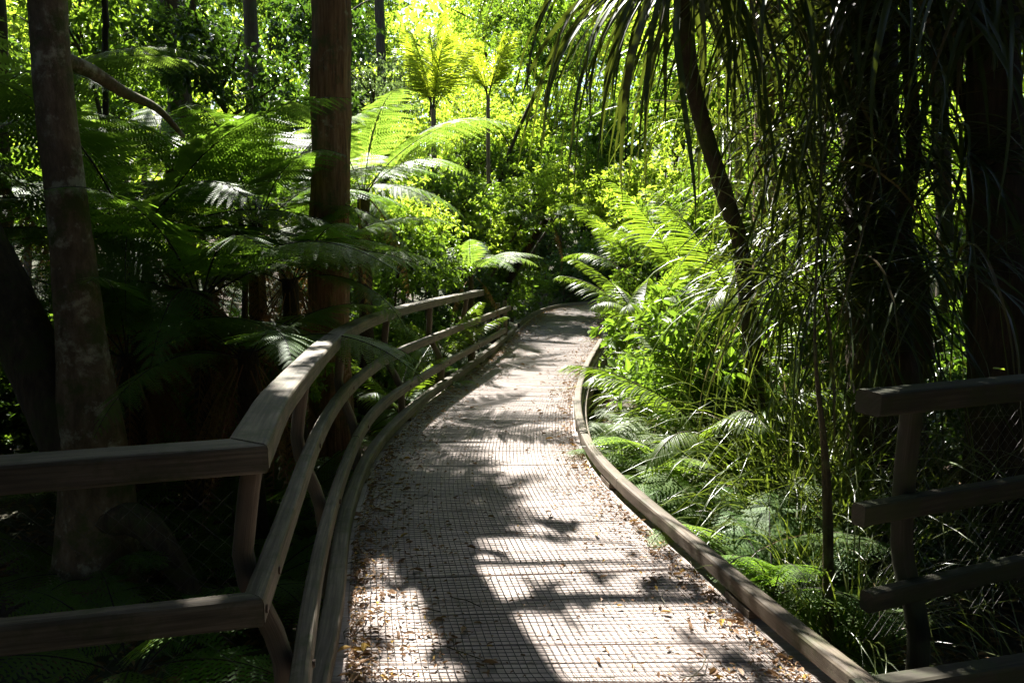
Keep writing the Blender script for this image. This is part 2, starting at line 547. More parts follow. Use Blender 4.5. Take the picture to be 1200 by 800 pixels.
fs = np.arange(0, sC[-1], CELL)
ext = 16                                        # platform rows in front of the path that carry the mesh too
Lm = np.vstack([[(plat_l(y), y, 0) for y in yy[:ext][::-1]], Lr]); Rm = np.vstack([[(min(plat_r(y), 1.7), y, 0) for y in yy[:ext][::-1]], Rr])
Lm[:ext, 0] = np.maximum(Lm[:ext, 0], -.75)
idx = np.arange(0, len(Lm) - 1 - 1e-6, CELL / BOARD)
k0 = idx.astype(int); w = (idx - k0)[:, None]
La = Lm[k0] * (1 - w) + Lm[k0 + 1] * w; Ra = Rm[k0] * (1 - w) + Rm[k0 + 1] * w
keep = int(len(La) * .9)
for i in range(keep):
    t = np.linspace(.02, .98, 7)[:, None]
    P = La[i] * (1 - t) + Ra[i] * t
    P[:, 2] = WZ + q.normal(size=7) * .0008
    P[:, 1] += q.normal(size=7) * .0022 + .006 * np.sin(i * .05 + t[:, 0] * 5)
    wire(g, P, .0018)
NW = int(1.72 / CELL)
for j in range(NW + 1):
    u = (j + .5) / (NW + 1)
    P = (La * (1 - u) + Ra * u)[:keep:5].copy()
    P[:, 2] = WZ + .0022 + q.normal(size=len(P)) * .0008
    P[:, 0] += q.normal(size=len(P)) * .0018
    wire(g, P, .0018)
link('wire_mesh', g.mesh('wire_mesh', M['wire']), deck)

# ------------------------------------------------------------------ ground
def dist_path(x, y):
    P = np.vstack([Lr[::4], Rr[::4], ((Lr + Rr) / 2)[::4]])
    d = np.full(np.shape(x), 1e9)
    for p in P:
        d = np.minimum(d, (x - p[0]) ** 2 + (y - p[1]) ** 2)
    return np.sqrt(d)


def gz(x, y):
    x = np.asarray(x, dtype=np.float64); y = np.asarray(y, dtype=np.float64)
    b = -.55 + .12 * np.sin(x * .7 + 1.3) * np.cos(y * .55) + .07 * np.sin(x * 1.9 + y * 1.3)
    far = np.clip(y - 24, 0, 60)
    b = b + .22 * far
    side = np.clip(np.abs(x - 1) - 9, 0, 40)
    b = b + .10 * side
    b = b + .35 * np.clip((y - 8) / 10, 0, 1) * np.exp(-((x - 4.5) / 3) ** 2)
    return b


xs = np.concatenate([np.linspace(-300, -16, 14)[:-1], np.linspace(-16, 18, 140), np.linspace(18, 300, 14)[1:]])
ys = np.concatenate([np.linspace(-200, -6, 10)[:-1], np.linspace(-6, 30, 150), np.linspace(30, 400, 22)[1:]])
X, Y = np.meshgrid(xs, ys)
Z = gz(X, Y)
near = (np.abs(X) < 18) & (Y < 31)
Z = Z + near * q.normal(size=Z.shape) * .018
dp = dist_path(X, Y)
lift = np.clip(1.1 - dp, 0, 1.1) / 1.1
cap_ = np.where(Y > 17, -.10, -.42)
Z = np.where(dp < 1.4, np.minimum(Z, cap_), Z)
Z = np.where((Y < 3.6) & (np.abs(X) < 4.6) & (Y > -4), np.minimum(Z, -.45), Z)
nx, ny = len(xs), len(ys)
i = np.arange(ny - 1)[:, None] * nx + np.arange(nx - 1)[None, :]
f = np.stack([i, i + 1, i + nx + 1, i + nx], -1).reshape(-1, 4)
g = Geo()
g.add(np.stack([X, Y, Z], -1).reshape(-1, 3), f, 0, True)
m, nt, out = newmat('forest_soil')
tc = N(nt, 'ShaderNodeTexCoord')
n1 = N(nt, 'ShaderNodeTexNoise', Scale=9.0, Detail=9.0, Roughness=0.7)
nt.links.new(tc.outputs['Object'], n1.inputs['Vector'])
c = ramp(nt, n1.outputs[0], [(.3, (.022, .014, .009)), (.55, (.06, .037, .022)), (.75, (.12, .075, .042))])
n2 = N(nt, 'ShaderNodeTexNoise', Scale=.9, Detail=5.0)
nt.links.new(tc.outputs['Object'], n2.inputs['Vector'])
c = mixc(nt, ramp(nt, n2.outputs[0], [(.4, (0, 0, 0)), (.55, (.85, .85, .85))]), c, (.03, .042, .014))
p = N(nt, 'ShaderNodeBsdfPrincipled', Roughness=.95)
nt.links.new(c, p.inputs['Base Color'])
b = N(nt, 'ShaderNodeBump', Strength=.8, Distance=.04)
nt.links.new(n1.outputs[0], b.inputs['Height'])
nt.links.new(b.outputs[0], p.inputs['Normal'])
nt.links.new(p.outputs[0], out.inputs['Surface'])
tag(link('ground', g.mesh('ground', m)), kind='structure')

# ------------------------------------------------------------------ kerbs
def offset_line(P, d):
    """Shift a level polyline sideways (positive to its right)."""
    T = unit(np.gradient(P, axis=0))
    S = np.stack([T[:, 1], -T[:, 0], np.zeros(len(P))], 1)
    return P + S * np.reshape(d, (-1, 1))


def smooth(P, k=8):
    P = P.copy()
    for _ in range(k):
        P[1:-1] = (P[:-2] + 2 * P[1:-1] + P[2:]) / 4
    return P


Ls = smooth(np.vstack([[(-.615, 2.30, 0), (-.64, 2.5, 0)], Lr[2:]]), 4)
Rs = smooth(Rr, 4)
lk = offset_line(Ls, -.042)
iend = np.argmin(np.abs(lk[:, 1] - 15.6))
P = lk[:iend].copy(); P[:, 2] = .125
k1 = thing('timber_kerb', 'weathered timber kerb below the curved railing along the left deck edge', 'kerb', P[0], world=True)
g = Geo(); beam(g, P[::2], .082, .085, .014, seed=1, jitter=.0005)
link('kerb_timber', g.mesh('kerb_timber', M['kerb']), k1)
def spacer(P, i, parent, side=0.0):
    g = Geo()
    t = unit(P[min(i + 2, len(P) - 1)] - P[i - 2])
    c = P[i].copy(); c[2] = .038
    beam(g, [c - t * .11, c + t * .11], .07, .0365, .004, seed=i)
    link('spacer_block', g.mesh('spacer_block', M['post']), parent)
for i in range(6, len(P) - 4, 13):
    spacer(P, i, k1)
P = lk[iend + 4:].copy(); P[:, 2] = .10
k2 = thing('timber_kerb', 'thin far kerb board round the bend where the walk turns right', 'kerb', P[0], world=True)
g = Geo(); beam(g, P[::2], .05, .10, .008, seed=2)
link('kerb_timber', g.mesh('kerb_timber', M['kerb']), k2)
rk = offset_line(Rs, .038)
iend = np.argmin(np.abs(rk[:, 1] - 13.2))
P = rk[:iend].copy(); P[:, 2] = .125
P = np.vstack([[P[0] + (P[0] - P[2]) * k for k in (3, 1.5)], P])
k3 = thing('timber_kerb', 'sunlit timber kerb curving along the right deck edge beside the ferns', 'kerb', P[0], world=True)
cut_ = [0] + [int(np.argmin(np.abs(P[:, 1] - yc))) for yc in (4.9, 7.1, 9.4, 11.4)] + [len(P) - 1]
for a_, b_, sd in zip(cut_[:-1], cut_[1:], (3, 4, 5, 7, 9)):
    g = Geo(); seg = P[a_:b_ + 1]; seg = seg[np.unique(np.append(np.arange(0, len(seg), 2), len(seg) - 1))].copy()
    if a_: seg[0] = seg[0] + unit(seg[1] - seg[0]) * .005
    seg[:, 2] += .003 * math.sin(sd * 2.3)
    beam(g, seg, .074, .085, .016, seed=sd, jitter=.0010)
    link('kerb_timber', g.mesh('kerb_timber', M['kerb']), k3)
for i in range(6, len(P) - 4, 13):
    spacer(P, i, k3)
# fascia below the deck edge on the right, visible in the dark gap
g = Geo(); Q = offset_line(Rs, .112)[:iend].copy(); Q[:, 2] = -.012
beam(g, Q[::2], .035, .28, .006, seed=6)
link('edge_fascia', g.mesh('edge_fascia', M['post']), deck)

# ------------------------------------------------------------------ left railing
ZT, ZM, ZL = 1.05, .655, .36          # top faces of the three rails
jr = np.argmin(np.abs(Ls[:, 1] - 15.0))
base = Ls[:jr]
base = np.vstack([[(-.60, 2.16, 0)], base])


def traced(pxs, z, shift, p0=None):
    """Rail centre line from an edge measured on the photo, on the rail's own level; shift moves it off that edge."""
    P = np.array([ground_at(x, y, z) for x, y in pxs])
    P = catmull(P, 60)
    P = offset_line(P, shift)
    P = smooth(P, 10)
    if p0 is not None:
        P = np.vstack([[p0], P[np.linalg.norm(P - p0, axis=1) > .3]]) if True else P
    P[:, 2] = z
    return catmull(P[::3], 90)


def plane_pt(px, py, z):
    return ground_at(px, py, z)


railing = thing('timber_railing', 'curved three-rail timber railing on the left, wrapping round the near corner', 'railing', (-.75, 2.2, 0), world=True)
TW, TH = .125, .085
# corner points come from the photo, on each rail's own level
cT = plane_pt(290, 517, ZT); lT = plane_pt(0, 538, ZT)
lT = cT + unit(lT - cT) * 2.9
top = traced([(304, 523), (332.8, 472), (357.6, 440), (376, 418.5), (403, 390.5), (432, 373), (464, 362.5), (480, 357.5), (520, 349), (567, 339.5)], ZT, -TW / 2, cT)
dA = unit(top[1] - top[0]); dB = unit(lT - cT)
# mitre direction at the corner
S1 = np.array([dA[1], -dA[0], 0]); S2 = np.array([-dB[1], dB[0], 0])
mit = unit(S1 + S2); mit = mit / max(.35, mit @ S1)


def split_rail(name, main, left_pt, w, h, bev, seed):
    a, b = unit(main[1] - main[0]), unit(left_pt - main[0])
    s1 = np.array([a[1], -a[0], 0]); s2 = np.array([-b[1], b[0], 0])
    mt = unit(s1 + s2); mt = mt / max(.35, mt @ s1)
    ln = np.concatenate([[0], np.cumsum(np.linalg.norm(np.diff(main, axis=0), axis=1))])
    cuts = [0.0] + [c for c in (3.35, 6.75, 10.1) if c < ln[-1] - .6] + [ln[-1]]
    for k in range(len(cuts) - 1):
        u0, u1 = cuts[k] + (.0025 if k else 0), cuts[k + 1] - (.0025 if k < len(cuts) - 2 else 0)
        u = np.linspace(u0, u1, max(10, int((u1 - u0) / .11)))
        seg = np.stack([np.interp(u, ln, main[:, c]) for c in range(3)], 1)
        seg[:, 2] += .0025 * math.sin(k * 2.1 + seed) 
        g = Geo(); beam(g, seg, w, h, bev, seed=seed + k * 3, jitter=.0005, ends=(mt if k == 0 else None, None))
        link(name, g.mesh(name, M['rail']), railing)
    g = Geo()
    P = np.stack([left_pt * (1 - t) + (main[0] - a * 0) * t for t in np.linspace(0, 1, 12)])
    P[-1] = main[0] + b * .002
    beam(g, P, w, h, bev, seed=seed + 10, jitter=.0005, ends=(None, mt))
    link(name, g.mesh(name, M['rail']), railing)


split_rail('top_rail', top, lT, TW, TH, .012, 21)
cM = plane_pt(297, 696, ZM); lM = cM + unit(plane_pt(0, 727, ZM) - cM) * 2.9
mid = traced([(291, 688), (309, 638), (338, 560), (370, 490), (397, 453), (419, 433.6), (451, 413), (480, 400.5), (520, 386), (560, 371), (597, 357)], ZM, .0325, cM)
split_rail('middle_rail', mid, lM, .065, .088, .016, 22)
low = traced([(337, 800), (348, 720), (364, 640), (392, 554), (416, 500), (440, 470), (480, 443.5), (520, 421), (560, 400), (594, 381)], ZL, .03)
cL = low[0] + unit(low[0] - low[1]) * .32
cL[2] = ZL
low = catmull(np.vstack([[cL], low[2::3]]), 90)
lL = cL + (lM - cM) * [1, 1, 0]
split_rail('lower_rail', low, lL, .06, .085, .016, 23)

# posts: bowed timbers, tops under the top rail, belly outwards, foot against the deck edge
def post(px_, py_, nrm, parent, zt, z0=-.45, top_off=.02, belly=.13, foot=-.05, w=.075, name='post', seed=0, prof=None):
    """px_,py_: the rail centre above; nrm: unit vector pointing away from the deck."""
    prof = prof or [(foot + .03, z0), (foot + .01, .0), (belly * .62, .32), (belly, .60), (belly * .82, .80), (top_off, zt)]
    P = np.array([(px_ + nrm[0] * u, py_ + nrm[1] * u, z) for u, z in prof])
    P = catmull(P, 16)
    g = Geo()
    n = len(P)
    sec = rounded_rect(w, .062, .016)
    T = unit(np.gradient(P, axis=0))
    S = np.broadcast_to(np.array([nrm[1], -nrm[0], 0]), P.shape)
    Nn = np.cross(S, T)
    V = P[:, None] + S[:, None] * sec[None, :, 0:1] + Nn[:, None] * sec[None, :, 1:2]
    m_ = len(sec)
    i = np.arange(n - 1)[:, None] * m_; j = np.arange(m_)[None]; jn = (j + 1) % m_
    s = np.linspace(0, 1.4, n)
    st = np.stack([np.repeat(s[:, None], m_, 1) + seed * 2.3, np.repeat(np.arange(m_)[None] * .03, n, 0), np.zeros((n, m_))], -1)
    g.add(V.reshape(-1, 3), np.stack([i + j, i + j + m_, i + jn + m_, i + jn], -1).reshape(-1, 4), 0, True, st.reshape(-1, 3))
    g.add(V[0], np.arange(m_)[None], 0); g.add(V[-1], np.arange(m_)[::-1][None], 0)
    return link(name, g.mesh(name, M['post']), parent)


tl = top
tlen = np.concatenate([[0], np.cumsum(np.linalg.norm(np.diff(tl, axis=0), axis=1))])
for k, s in enumerate((.10, 1.62, 3.35, 5.1, 6.75, 8.4, 10.05)):
    p = np.array([np.interp(s, tlen, tl[:, c]) for c in range(3)])
    p2 = np.array([np.interp(s + .2, tlen, tl[:, c]) for c in range(3)])
    t = unit(p2 - p)
    nrm = np.array([-t[1], t[0], 0])
    def u_of(rl):
        kk = np.argmin(np.abs((rl[:, :2] - p[:2]) @ t[:2]))
        return float((rl[kk, :2] - p[:2]) @ nrm[:2])
    um, ul = u_of(mid) + .066, u_of(low) + .063
    uk = u_of(lk) + .075
    post(p[0], p[1], nrm, railing, ZT - TH - .003, w=.058, seed=k, prof=[(uk - .03, -.45), (uk, -.02), (ul, ZL - .045), (um, ZM - .045), (um * .75, ZM + .14), (.0, ZT - TH - .003)])
    for zz, rl in ((ZM - .044, mid), (ZL - .042, low)):                 # bolt heads where each rail meets the post
        kk = np.argmin(np.abs((rl[:, :2] - p[:2]) @ t[:2]))
        tb = unit(rl[min(kk + 1, len(rl) - 1)] - rl[max(kk - 1, 0)]); nb_ = np.array([tb[1], -tb[0], 0])
        c_ = rl[kk] * [1, 1, 0] + [0, 0, zz] + nb_ * .0325
        g = Geo(); tube(g, [c_ - nb_ * .004, c_ + nb_ * .006], .013, 8)
        link('bolt', g.mesh('bolt', M['bolt']), railing)
# two short posts carry the lower rails on past the end of the top rail
for yq in (12.9, 14.3):
    kk = np.argmin(np.abs(mid[:, 1] - yq)); t = unit(mid[kk] - mid[kk - 1]); nrm = np.array([-t[1], t[0], 0])
    pq = mid[kk] + nrm * .07
    g = Geo(); tube(g, [pq * [1, 1, 0] + [0, 0, -.4], pq * [1, 1, 0] + [0, 0, .3], pq * [1, 1, 0] + nrm * .01 + [0, 0, .74]], .038, 8, smooth=False)
    link('post', g.mesh('post', M['post']), railing)
# posts of the near panel
bl = unit(lT - cT)
nb = np.array([bl[1], -bl[0], 0])
nb = nb if nb[1] > 0 else -nb
for k, s in enumerate((.78, 2.2)):
    p = cT + bl * s
    post(p[0], p[1], nb, railing, ZT - TH - .003, top_off=-.01, belly=.10, foot=-.16, seed=20 + k)
# diamond netting hung behind the rails
def netting(g, A, B, z0, z1, cell=.062, out_vec=(0, 0, 0), r=.0008, seed=0):
    A = np.asarray(A, float); B = np.asarray(B, float)
    L = np.linalg.norm((B - A)[:2]); t = unit((B - A) * [1, 1, 0])
    qn = np.random.default_rng(seed)
    nk = int(L / cell); nz = int((z1 - z0) / (cell * .5))
    for k in range(nk):
        P = []
        for j in range(nz + 1):
            u = (k + (.5 if j % 2 else 0.0)) * cell
            z = z0 + j * cell * .5
            P.append(A * [1, 1, 0] + t * (u + qn.normal() * .002) + np.array([0, 0, z]) + np.array(out_vec))
        P = np.array(P)
        for sgn in (0, 1):
            Q = P.copy()
            if sgn:
                Q = Q + t * np.array([(cell if (j % 2 == 0) else 0) for j in range(nz + 1)])[:, None] * 1.0
            tube(g, Q, r, 3, cap=False, smooth=False)


g = Geo()
netting(g, lT * [1, 1, 0], cT * [1, 1, 0], -.1, .92, out_vec=nb * .05, seed=3)
link('netting', g.mesh('netting', M['wire']), railing)

# ------------------------------------------------------------------ right railing
rail2 = thing('timber_railing', 'dark mossy straight timber railing at the right with a square sawn end', 'railing', (1.6, 3.0, 0), world=True)
def seg_from(px0, py0, px1, py1, z, ext=1.6):
    a, b = plane_pt(px0, py0, z), plane_pt(px1, py1, z)
    return a, b + unit(b - a) * ext
aT, bT = seg_from(1018, 458, 1200, 441, ZT)
d2 = unit(bT - aT); n2 = np.array([-d2[1], d2[0], 0])
M['rail_moss_shade'] = wood_mat('mossy_shaded_rail_timber', [(0.25, (0.018, 0.016, 0.010)), (0.5, (0.038, 0.033, 0.022)), (0.75, (0.07, 0.062, 0.043))], moss=(.03, .038, .012), moss_at=.44)  # mossy timber, its colour lowered further to stand in for missing shade
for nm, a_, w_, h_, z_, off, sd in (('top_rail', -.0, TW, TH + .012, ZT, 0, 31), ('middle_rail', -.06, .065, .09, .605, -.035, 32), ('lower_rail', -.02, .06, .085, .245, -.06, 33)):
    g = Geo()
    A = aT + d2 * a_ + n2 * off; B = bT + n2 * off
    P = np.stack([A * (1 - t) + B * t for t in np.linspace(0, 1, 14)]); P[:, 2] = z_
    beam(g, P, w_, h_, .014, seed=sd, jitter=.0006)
    link(nm, g.mesh(nm, M['rail_moss_shade']), rail2)
for k, s in enumerate((.27, 1.75)):
    p = aT + d2 * s
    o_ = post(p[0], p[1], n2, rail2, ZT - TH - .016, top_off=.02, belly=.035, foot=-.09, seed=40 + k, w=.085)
    o_.data.materials[0] = M['rail_moss_shade']
g = Geo(); netting(g, aT * [1, 1, 0] + d2 * .1, bT * [1, 1, 0], -.05, .92, out_vec=n2 * .05, seed=4)
link('netting', g.mesh('netting', M['wire']), rail2)
# kerb under the right railing
p0_, p1_ = plane_pt(1004, 800, .125), plane_pt(1200, 770, .125)
p1_ = p1_ + unit(p1_ - p0_) * 1.6
P = np.stack([p0_ * (1 - t) + p1_ * t for t in np.linspace(0, 1, 10)]); P[:, 2] = .125
k4 = thing('timber_kerb', 'dark kerb timber under the straight mossy railing on the right', 'kerb', P[0], world=True)
g = Geo(); beam(g, P, .085, .09, .016, seed=8, jitter=.0005); link('kerb_timber', g.mesh('kerb_timber', M['rail_moss_shade']), k4)
for i in (2, 7):
    spacer(P, i, k4)
for k_ in (k1, k2, k3, k4):
    k_['kind'] = 'thing'
# ------------------------------------------------------------------ plant generators (numpy, all real faces)
def leaves(g, P, D, Nn, L, W, mi=0, fold=.25, q=None):
    """Folded six-point leaves: base P, axis D, upper side Nn, length L, width W (arrays)."""
    P = np.asarray(P); n = len(P)
    D = unit(D); Sd = unit(np.cross(D, Nn)); Nn = np.cross(Sd, D)
    L = np.broadcast_to(L, (n,))[:, None]; W = np.broadcast_to(W, (n,))[:, None]
    droop = -Nn * L * .10
    v = np.stack([P,
                  P + D * L * .3 + Sd * W * .42 + Nn * W * fold * .5,
                  P + D * L * .68 + Sd * W * .40 + Nn * W * fold * .5 + droop * .4,
                  P + D * L + droop * 1.6,
                  P + D * L * .68 - Sd * W * .40 + Nn * W * fold * .5 + droop * .4,
                  P + D * L * .3 - Sd * W * .42 + Nn * W * fold * .5], 1)
    i = np.arange(n)[:, None] * 6
    f = np.concatenate([i + [[0, 3, 2, 1]], i + [[0, 5, 4, 3]]], 0)
    g.add(v.reshape(-1, 3), f, mi, False)


def foliage(seed, clumps, twigs, per, L, W, mat, name='foliage', spread=.22, up=.55, droop=.25, stems=None):
    """Clumps are (centre, radii). Leaves sit along short twigs, twigs bunch on the clumps' shells: gaps stay open."""
    q = np.random.default_rng(seed)
    g = Geo()
    vol = np.array([r[0] * r[1] * r[2] for _, r in clumps]) ** .72
    pick = q.choice(len(clumps), size=twigs, p=vol / vol.sum())
    C = np.array([c for c, _ in clumps], float)[pick]; Rr = np.array([r for _, r in clumps], float)[pick]
    d = unit(q.normal(size=(twigs, 3)))
    rad = q.uniform(.35, 1.0, size=(twigs, 1)) ** .6
    B = C + d * rad * Rr
    tdir = unit(d * [1, 1, .6] + q.normal(size=(twigs, 3)) * .55 + [0, 0, .1])
    tl = spread * q.uniform(.6, 1.4, size=(twigs, 1)) * (Rr.mean(1, keepdims=True)) ** .3
    k = np.tile(np.linspace(.1, 1, per), twigs)[:, None]
    T = np.repeat(tdir, per, 0); P = np.repeat(B, per, 0) + T * k * np.repeat(tl, per, 0)
    n = len(P)
    side = unit(np.cross(T, q.normal(size=(n, 3))))
    D = unit(T * .55 + side * .85 + [0, 0, -droop] + q.normal(size=(n, 3)) * .2)
    Nn = unit(q.normal(size=(n, 3)) * up + [0, 0, 1.0])
    sc = q.uniform(.5, 1.4, size=n) * np.repeat(q.uniform(.75, 1.2, size=twigs), per)
    leaves(g, P, D, Nn, L * sc, W * sc)
    return g.mesh(name, mat)


def rachis(L, a0, a1, n=24, curve=1.3):
    t = np.linspace(0, 1, n)
    a = a0 + (a1 - a0) * t ** curve
    x = np.concatenate([[0], np.cumsum(np.cos((a[1:] + a[:-1]) / 2))]) * L / (n - 1)
    z = np.concatenate([[0], np.cumsum(np.sin((a[1:] + a[:-1]) / 2))]) * L / (n - 1)
    return np.stack([x, np.zeros(n), z], 1)


def fern_frond(seed, L=2.0, a0=.9, a1=-.6, pairs=30, nsub=15, wmax=.42, mats=None, bare=.14, stalk_r=.009, droop=.16, name='frond', curl=0.0):
    """Twice-divided frond along +x, arching in the xz plane."""
    q = np.random.default_rng(seed)
    g = Geo()
    P = rachis(L, a0, a1, 30)
    P[:, 1] = np.sin(np.linspace(0, 1, 30) * q.uniform(1, 3)) * L * q.uniform(-.03, .03)
    tt = np.linspace(0, 1, 30)
    tube(g, P, stalk_r * (1 - .85 * tt), 5, mi=1, cap=False)
    T = unit(np.gradient(P, axis=0))
    ks = np.linspace(bare, .985, pairs)
    vs, n4 = [], 0
    sub = np.linspace(.06, 1, nsub)
    for side in (-1, 1):
        t = np.clip(ks + q.normal(size=pairs) * .004, 0, 1)
        u = np.clip((t - bare) / (1 - bare), 0, 1)
        prof = np.minimum(1, (u / .22) ** .55 * .75 + .25 * np.minimum(u / .3, 1)) * (1 - u ** 1.7) ** .9 + .03
        Lp = wmax * L / 2.0 * prof * q.uniform(.9, 1.08, size=pairs) * 1.15
        b = np.stack([np.interp(t, tt, P[:, c]) for c in range(3)], 1)
        tg = unit(np.stack([np.interp(t, tt, T[:, c]) for c in range(3)], 1))
        Y = np.broadcast_to(np.array([0, float(side), 0]), tg.shape)
        Nn = unit(np.cross(tg, Y) * side)
        Nn = np.where(Nn[:, 2:3] < 0, -Nn, Nn) if curl == 0 else Nn
        ang = np.interp(u, [0, 1], [1.25, .75]) + q.normal(size=pairs) * .05
        dr = droop + q.normal(size=pairs) * .06 + curl
        d = unit(tg * np.cos(ang)[:, None] + Y * np.sin(ang)[:, None] - Nn * dr[:, None])
        inp = unit(tg - d * (tg * d).sum(1, keepdims=True))          # across the pinna, in the frond's plane
        s = sub[None, :, None]
        C = b[:, None] + d[:, None] * s * Lp[:, None, None] - np.array([0, 0, 1.0]) * (s ** 2) * Lp[:, None, None] * (.18 + curl * .4)
        w = Lp[:, None] / nsub * .84
        ln = np.minimum(.165 * Lp[:, None] * (1 - sub[None] ** 1.6) + .006, .085 * L / 2) * q.uniform(.85, 1.1, size=(pairs, nsub))
        for sg in (-1, 1):
            pd = unit(d * .42 + inp * sg * .9)[:, None] - np.array([0, 0, .12])
            dd = d[:, None]
            a_ = C - dd * w[..., None] * .5; b_ = C + dd * w[..., None] * .5
            tip = C + pd * ln[..., None]
            v = np.stack([a_, b_, tip + dd * w[..., None] * .22, tip - dd * w[..., None] * .2], 2).reshape(-1, 3)
            vs.append(v)
    V = np.concatenate(vs)
    i = np.arange(len(V) // 4)[:, None] * 4
    g.add(V, i + [[0, 1, 2, 3]], 0, False)
    return g.mesh(name, mats)


def ribbons(g, base, az, elev, L, W, grav, seg=9, mi=0, seed=0, fold=.25, twist=.3, stiff=None):
    """Strap leaves that start at (az, elev) and bend over under their weight."""
    q = np.random.default_rng(seed)
    n = len(az)
    d = np.stack([np.cos(elev) * np.cos(az), np.cos(elev) * np.sin(az), np.sin(elev)], 1)
    p = np.array(base, float).copy()
    h0 = np.stack([-np.sin(az), np.cos(az), np.zeros(n)], 1)
    tw = q.normal(size=n) * twist
    rings = []
    st = (L / seg)[:, None]
    for k in range(seg + 1):
        t = k / seg
        w = W * np.interp(t, [0, .12, .55, .85, 1], [.65, 1, .92, .5, .05])
        up = unit(np.cross(d, h0))
        sd = unit(h0 * np.cos(tw * t * 2)[:, None] + up * np.sin(tw * t * 2)[:, None])
        nn = np.cross(d, sd)
        rings.append(np.stack([p - sd * w[:, None] * .5, p - nn * (w * fold)[:, None], p + sd * w[:, None] * .5], 1))
        p = p + d * st
        g_ = grav * (.35 + 1.3 * t)
        d = unit(d + np.array([0, 0, -1.0]) * (g_ / seg)[:, None] + q.normal(size=(n, 3)) * .05)
    V = np.stack(rings, 1)                       # n, seg+1, 3, 3
    V = V.reshape(-1, 3)
    per = (seg + 1) * 3
    i = (np.arange(n)[:, None, None] * per + np.arange(seg)[None, :, None] * 3 + np.arange(2)[None, None, :])
    f = np.stack([i, i + 1, i + 4, i + 3], -1).reshape(-1, 4)
    g.add(V, f, mi, True)


def tuft(seed, n=90, L=(.7, 1.3), W=(.010, .018), elev=(.5, 1.45), grav=(1.2, 2.6), rad=.07, mat=None, name='blades', hang=False, seg=9, zspread=.05):
    q = np.random.default_rng(seed)
    g = Geo()
    az = q.uniform(0, 2 * np.pi, n)
    base = np.stack([np.cos(az) * rad * q.uniform(.2, 1, n), np.sin(az) * rad * q.uniform(.2, 1, n), q.uniform(-zspread, zspread, n)], 1)
    ribbons(g, base, az + q.normal(size=n) * .35, q.uniform(*elev, n), q.uniform(*L, n), q.uniform(*W, n), q.uniform(*grav, n), seg=seg, seed=seed)
    return g.mesh(name, mat)


def palm_frond(seed, L=1.8, a0=1.3, a1=.5, pairs=42, lf=.5, w=.024, vee=.35, droop=.9, mats=None, bare=.16, name='frond'):
    """Feather-palm frond along +x."""
    q = np.random.default_rng(seed)
    g = Geo()
    P = rachis(L, a0, a1, 26)
    tt = np.linspace(0, 1, 26)
    tube(g, P, .013 * (1 - .85 * tt) * L / 1.8, 5, mi=1, cap=False)
    T = unit(np.gradient(P, axis=0))
    t = np.tile(np.linspace(bare, .99, pairs), 2)
    side = np.repeat([-1.0, 1.0], pairs)
    t = np.clip(t + q.normal(size=2 * pairs) * .004, 0, 1)
    u = np.clip((t - bare) / (1 - bare), 0, 1)
    b = np.stack([np.interp(t, tt, P[:, c]) for c in range(3)], 1)
    tg = unit(np.stack([np.interp(t, tt, T[:, c]) for c in range(3)], 1))
    Y = np.stack([np.zeros_like(side), side, np.zeros_like(side)], 1)
    Nn = unit(np.cross(tg, np.array([0, 1.0, 0])))
    Nn = -Nn
    Nn = np.where((Nn * np.cross(np.broadcast_to([0, 1.0, 0], tg.shape), tg)).sum(1, keepdims=True) > 0, Nn, -Nn)
    ang = np.interp(u, [0, 1], [1.15, .35]) + q.normal(size=len(u)) * .06
    Ln = lf * L / 1.8 * (np.minimum(1, .35 + u / .2) * (1 - .65 * u ** 2)) * q.uniform(.88, 1.05, len(u))
    d = unit(tg * np.cos(ang)[:, None] + Y * np.sin(ang)[:, None] + Nn * vee)
    p = b.copy(); rings = []
    seg = 6
    for k in range(seg + 1):
        s = k / seg
        ww = w * L / 1.8 * np.interp(s, [0, .2, .6, 1], [.6, 1, .85, .06])
        sd = unit(np.cross(d, Nn)); nn = np.cross(sd, d)
        rings.append(np.stack([p - sd * ww * .5, p + nn * ww * .2, p + sd * ww * .5], 1))
        p = p + d * (Ln / seg)[:, None]
        d = unit(d + np.array([0, 0, -1.0]) * droop / seg * (.4 + 1.2 * s) + q.normal(size=d.shape) * .02)
    n = len(u)
    V = np.stack(rings, 1).reshape(-1, 3)
    per = (seg + 1) * 3
    i = np.arange(n)[:, None, None] * per + np.arange(seg)[None, :, None] * 3 + np.arange(2)[None, None]
    g.add(V, np.stack([i, i + 1, i + 4, i + 3], -1).reshape(-1, 4), 0, True)
    return g.mesh(name, mats)


def clump_set(seed, R_, n, flat=.75):
    """A lopsided set of lobes that together fill a crown of radius R_."""
    q = np.random.default_rng(seed)
    out = []
    for k in range(n):
        d = unit(q.normal(size=3)) * q.uniform(.25, .8) * R_
        r = R_ * q.uniform(.28, .5)
        out.append((d * [1, 1, flat], (r, r, r * flat)))
    return out


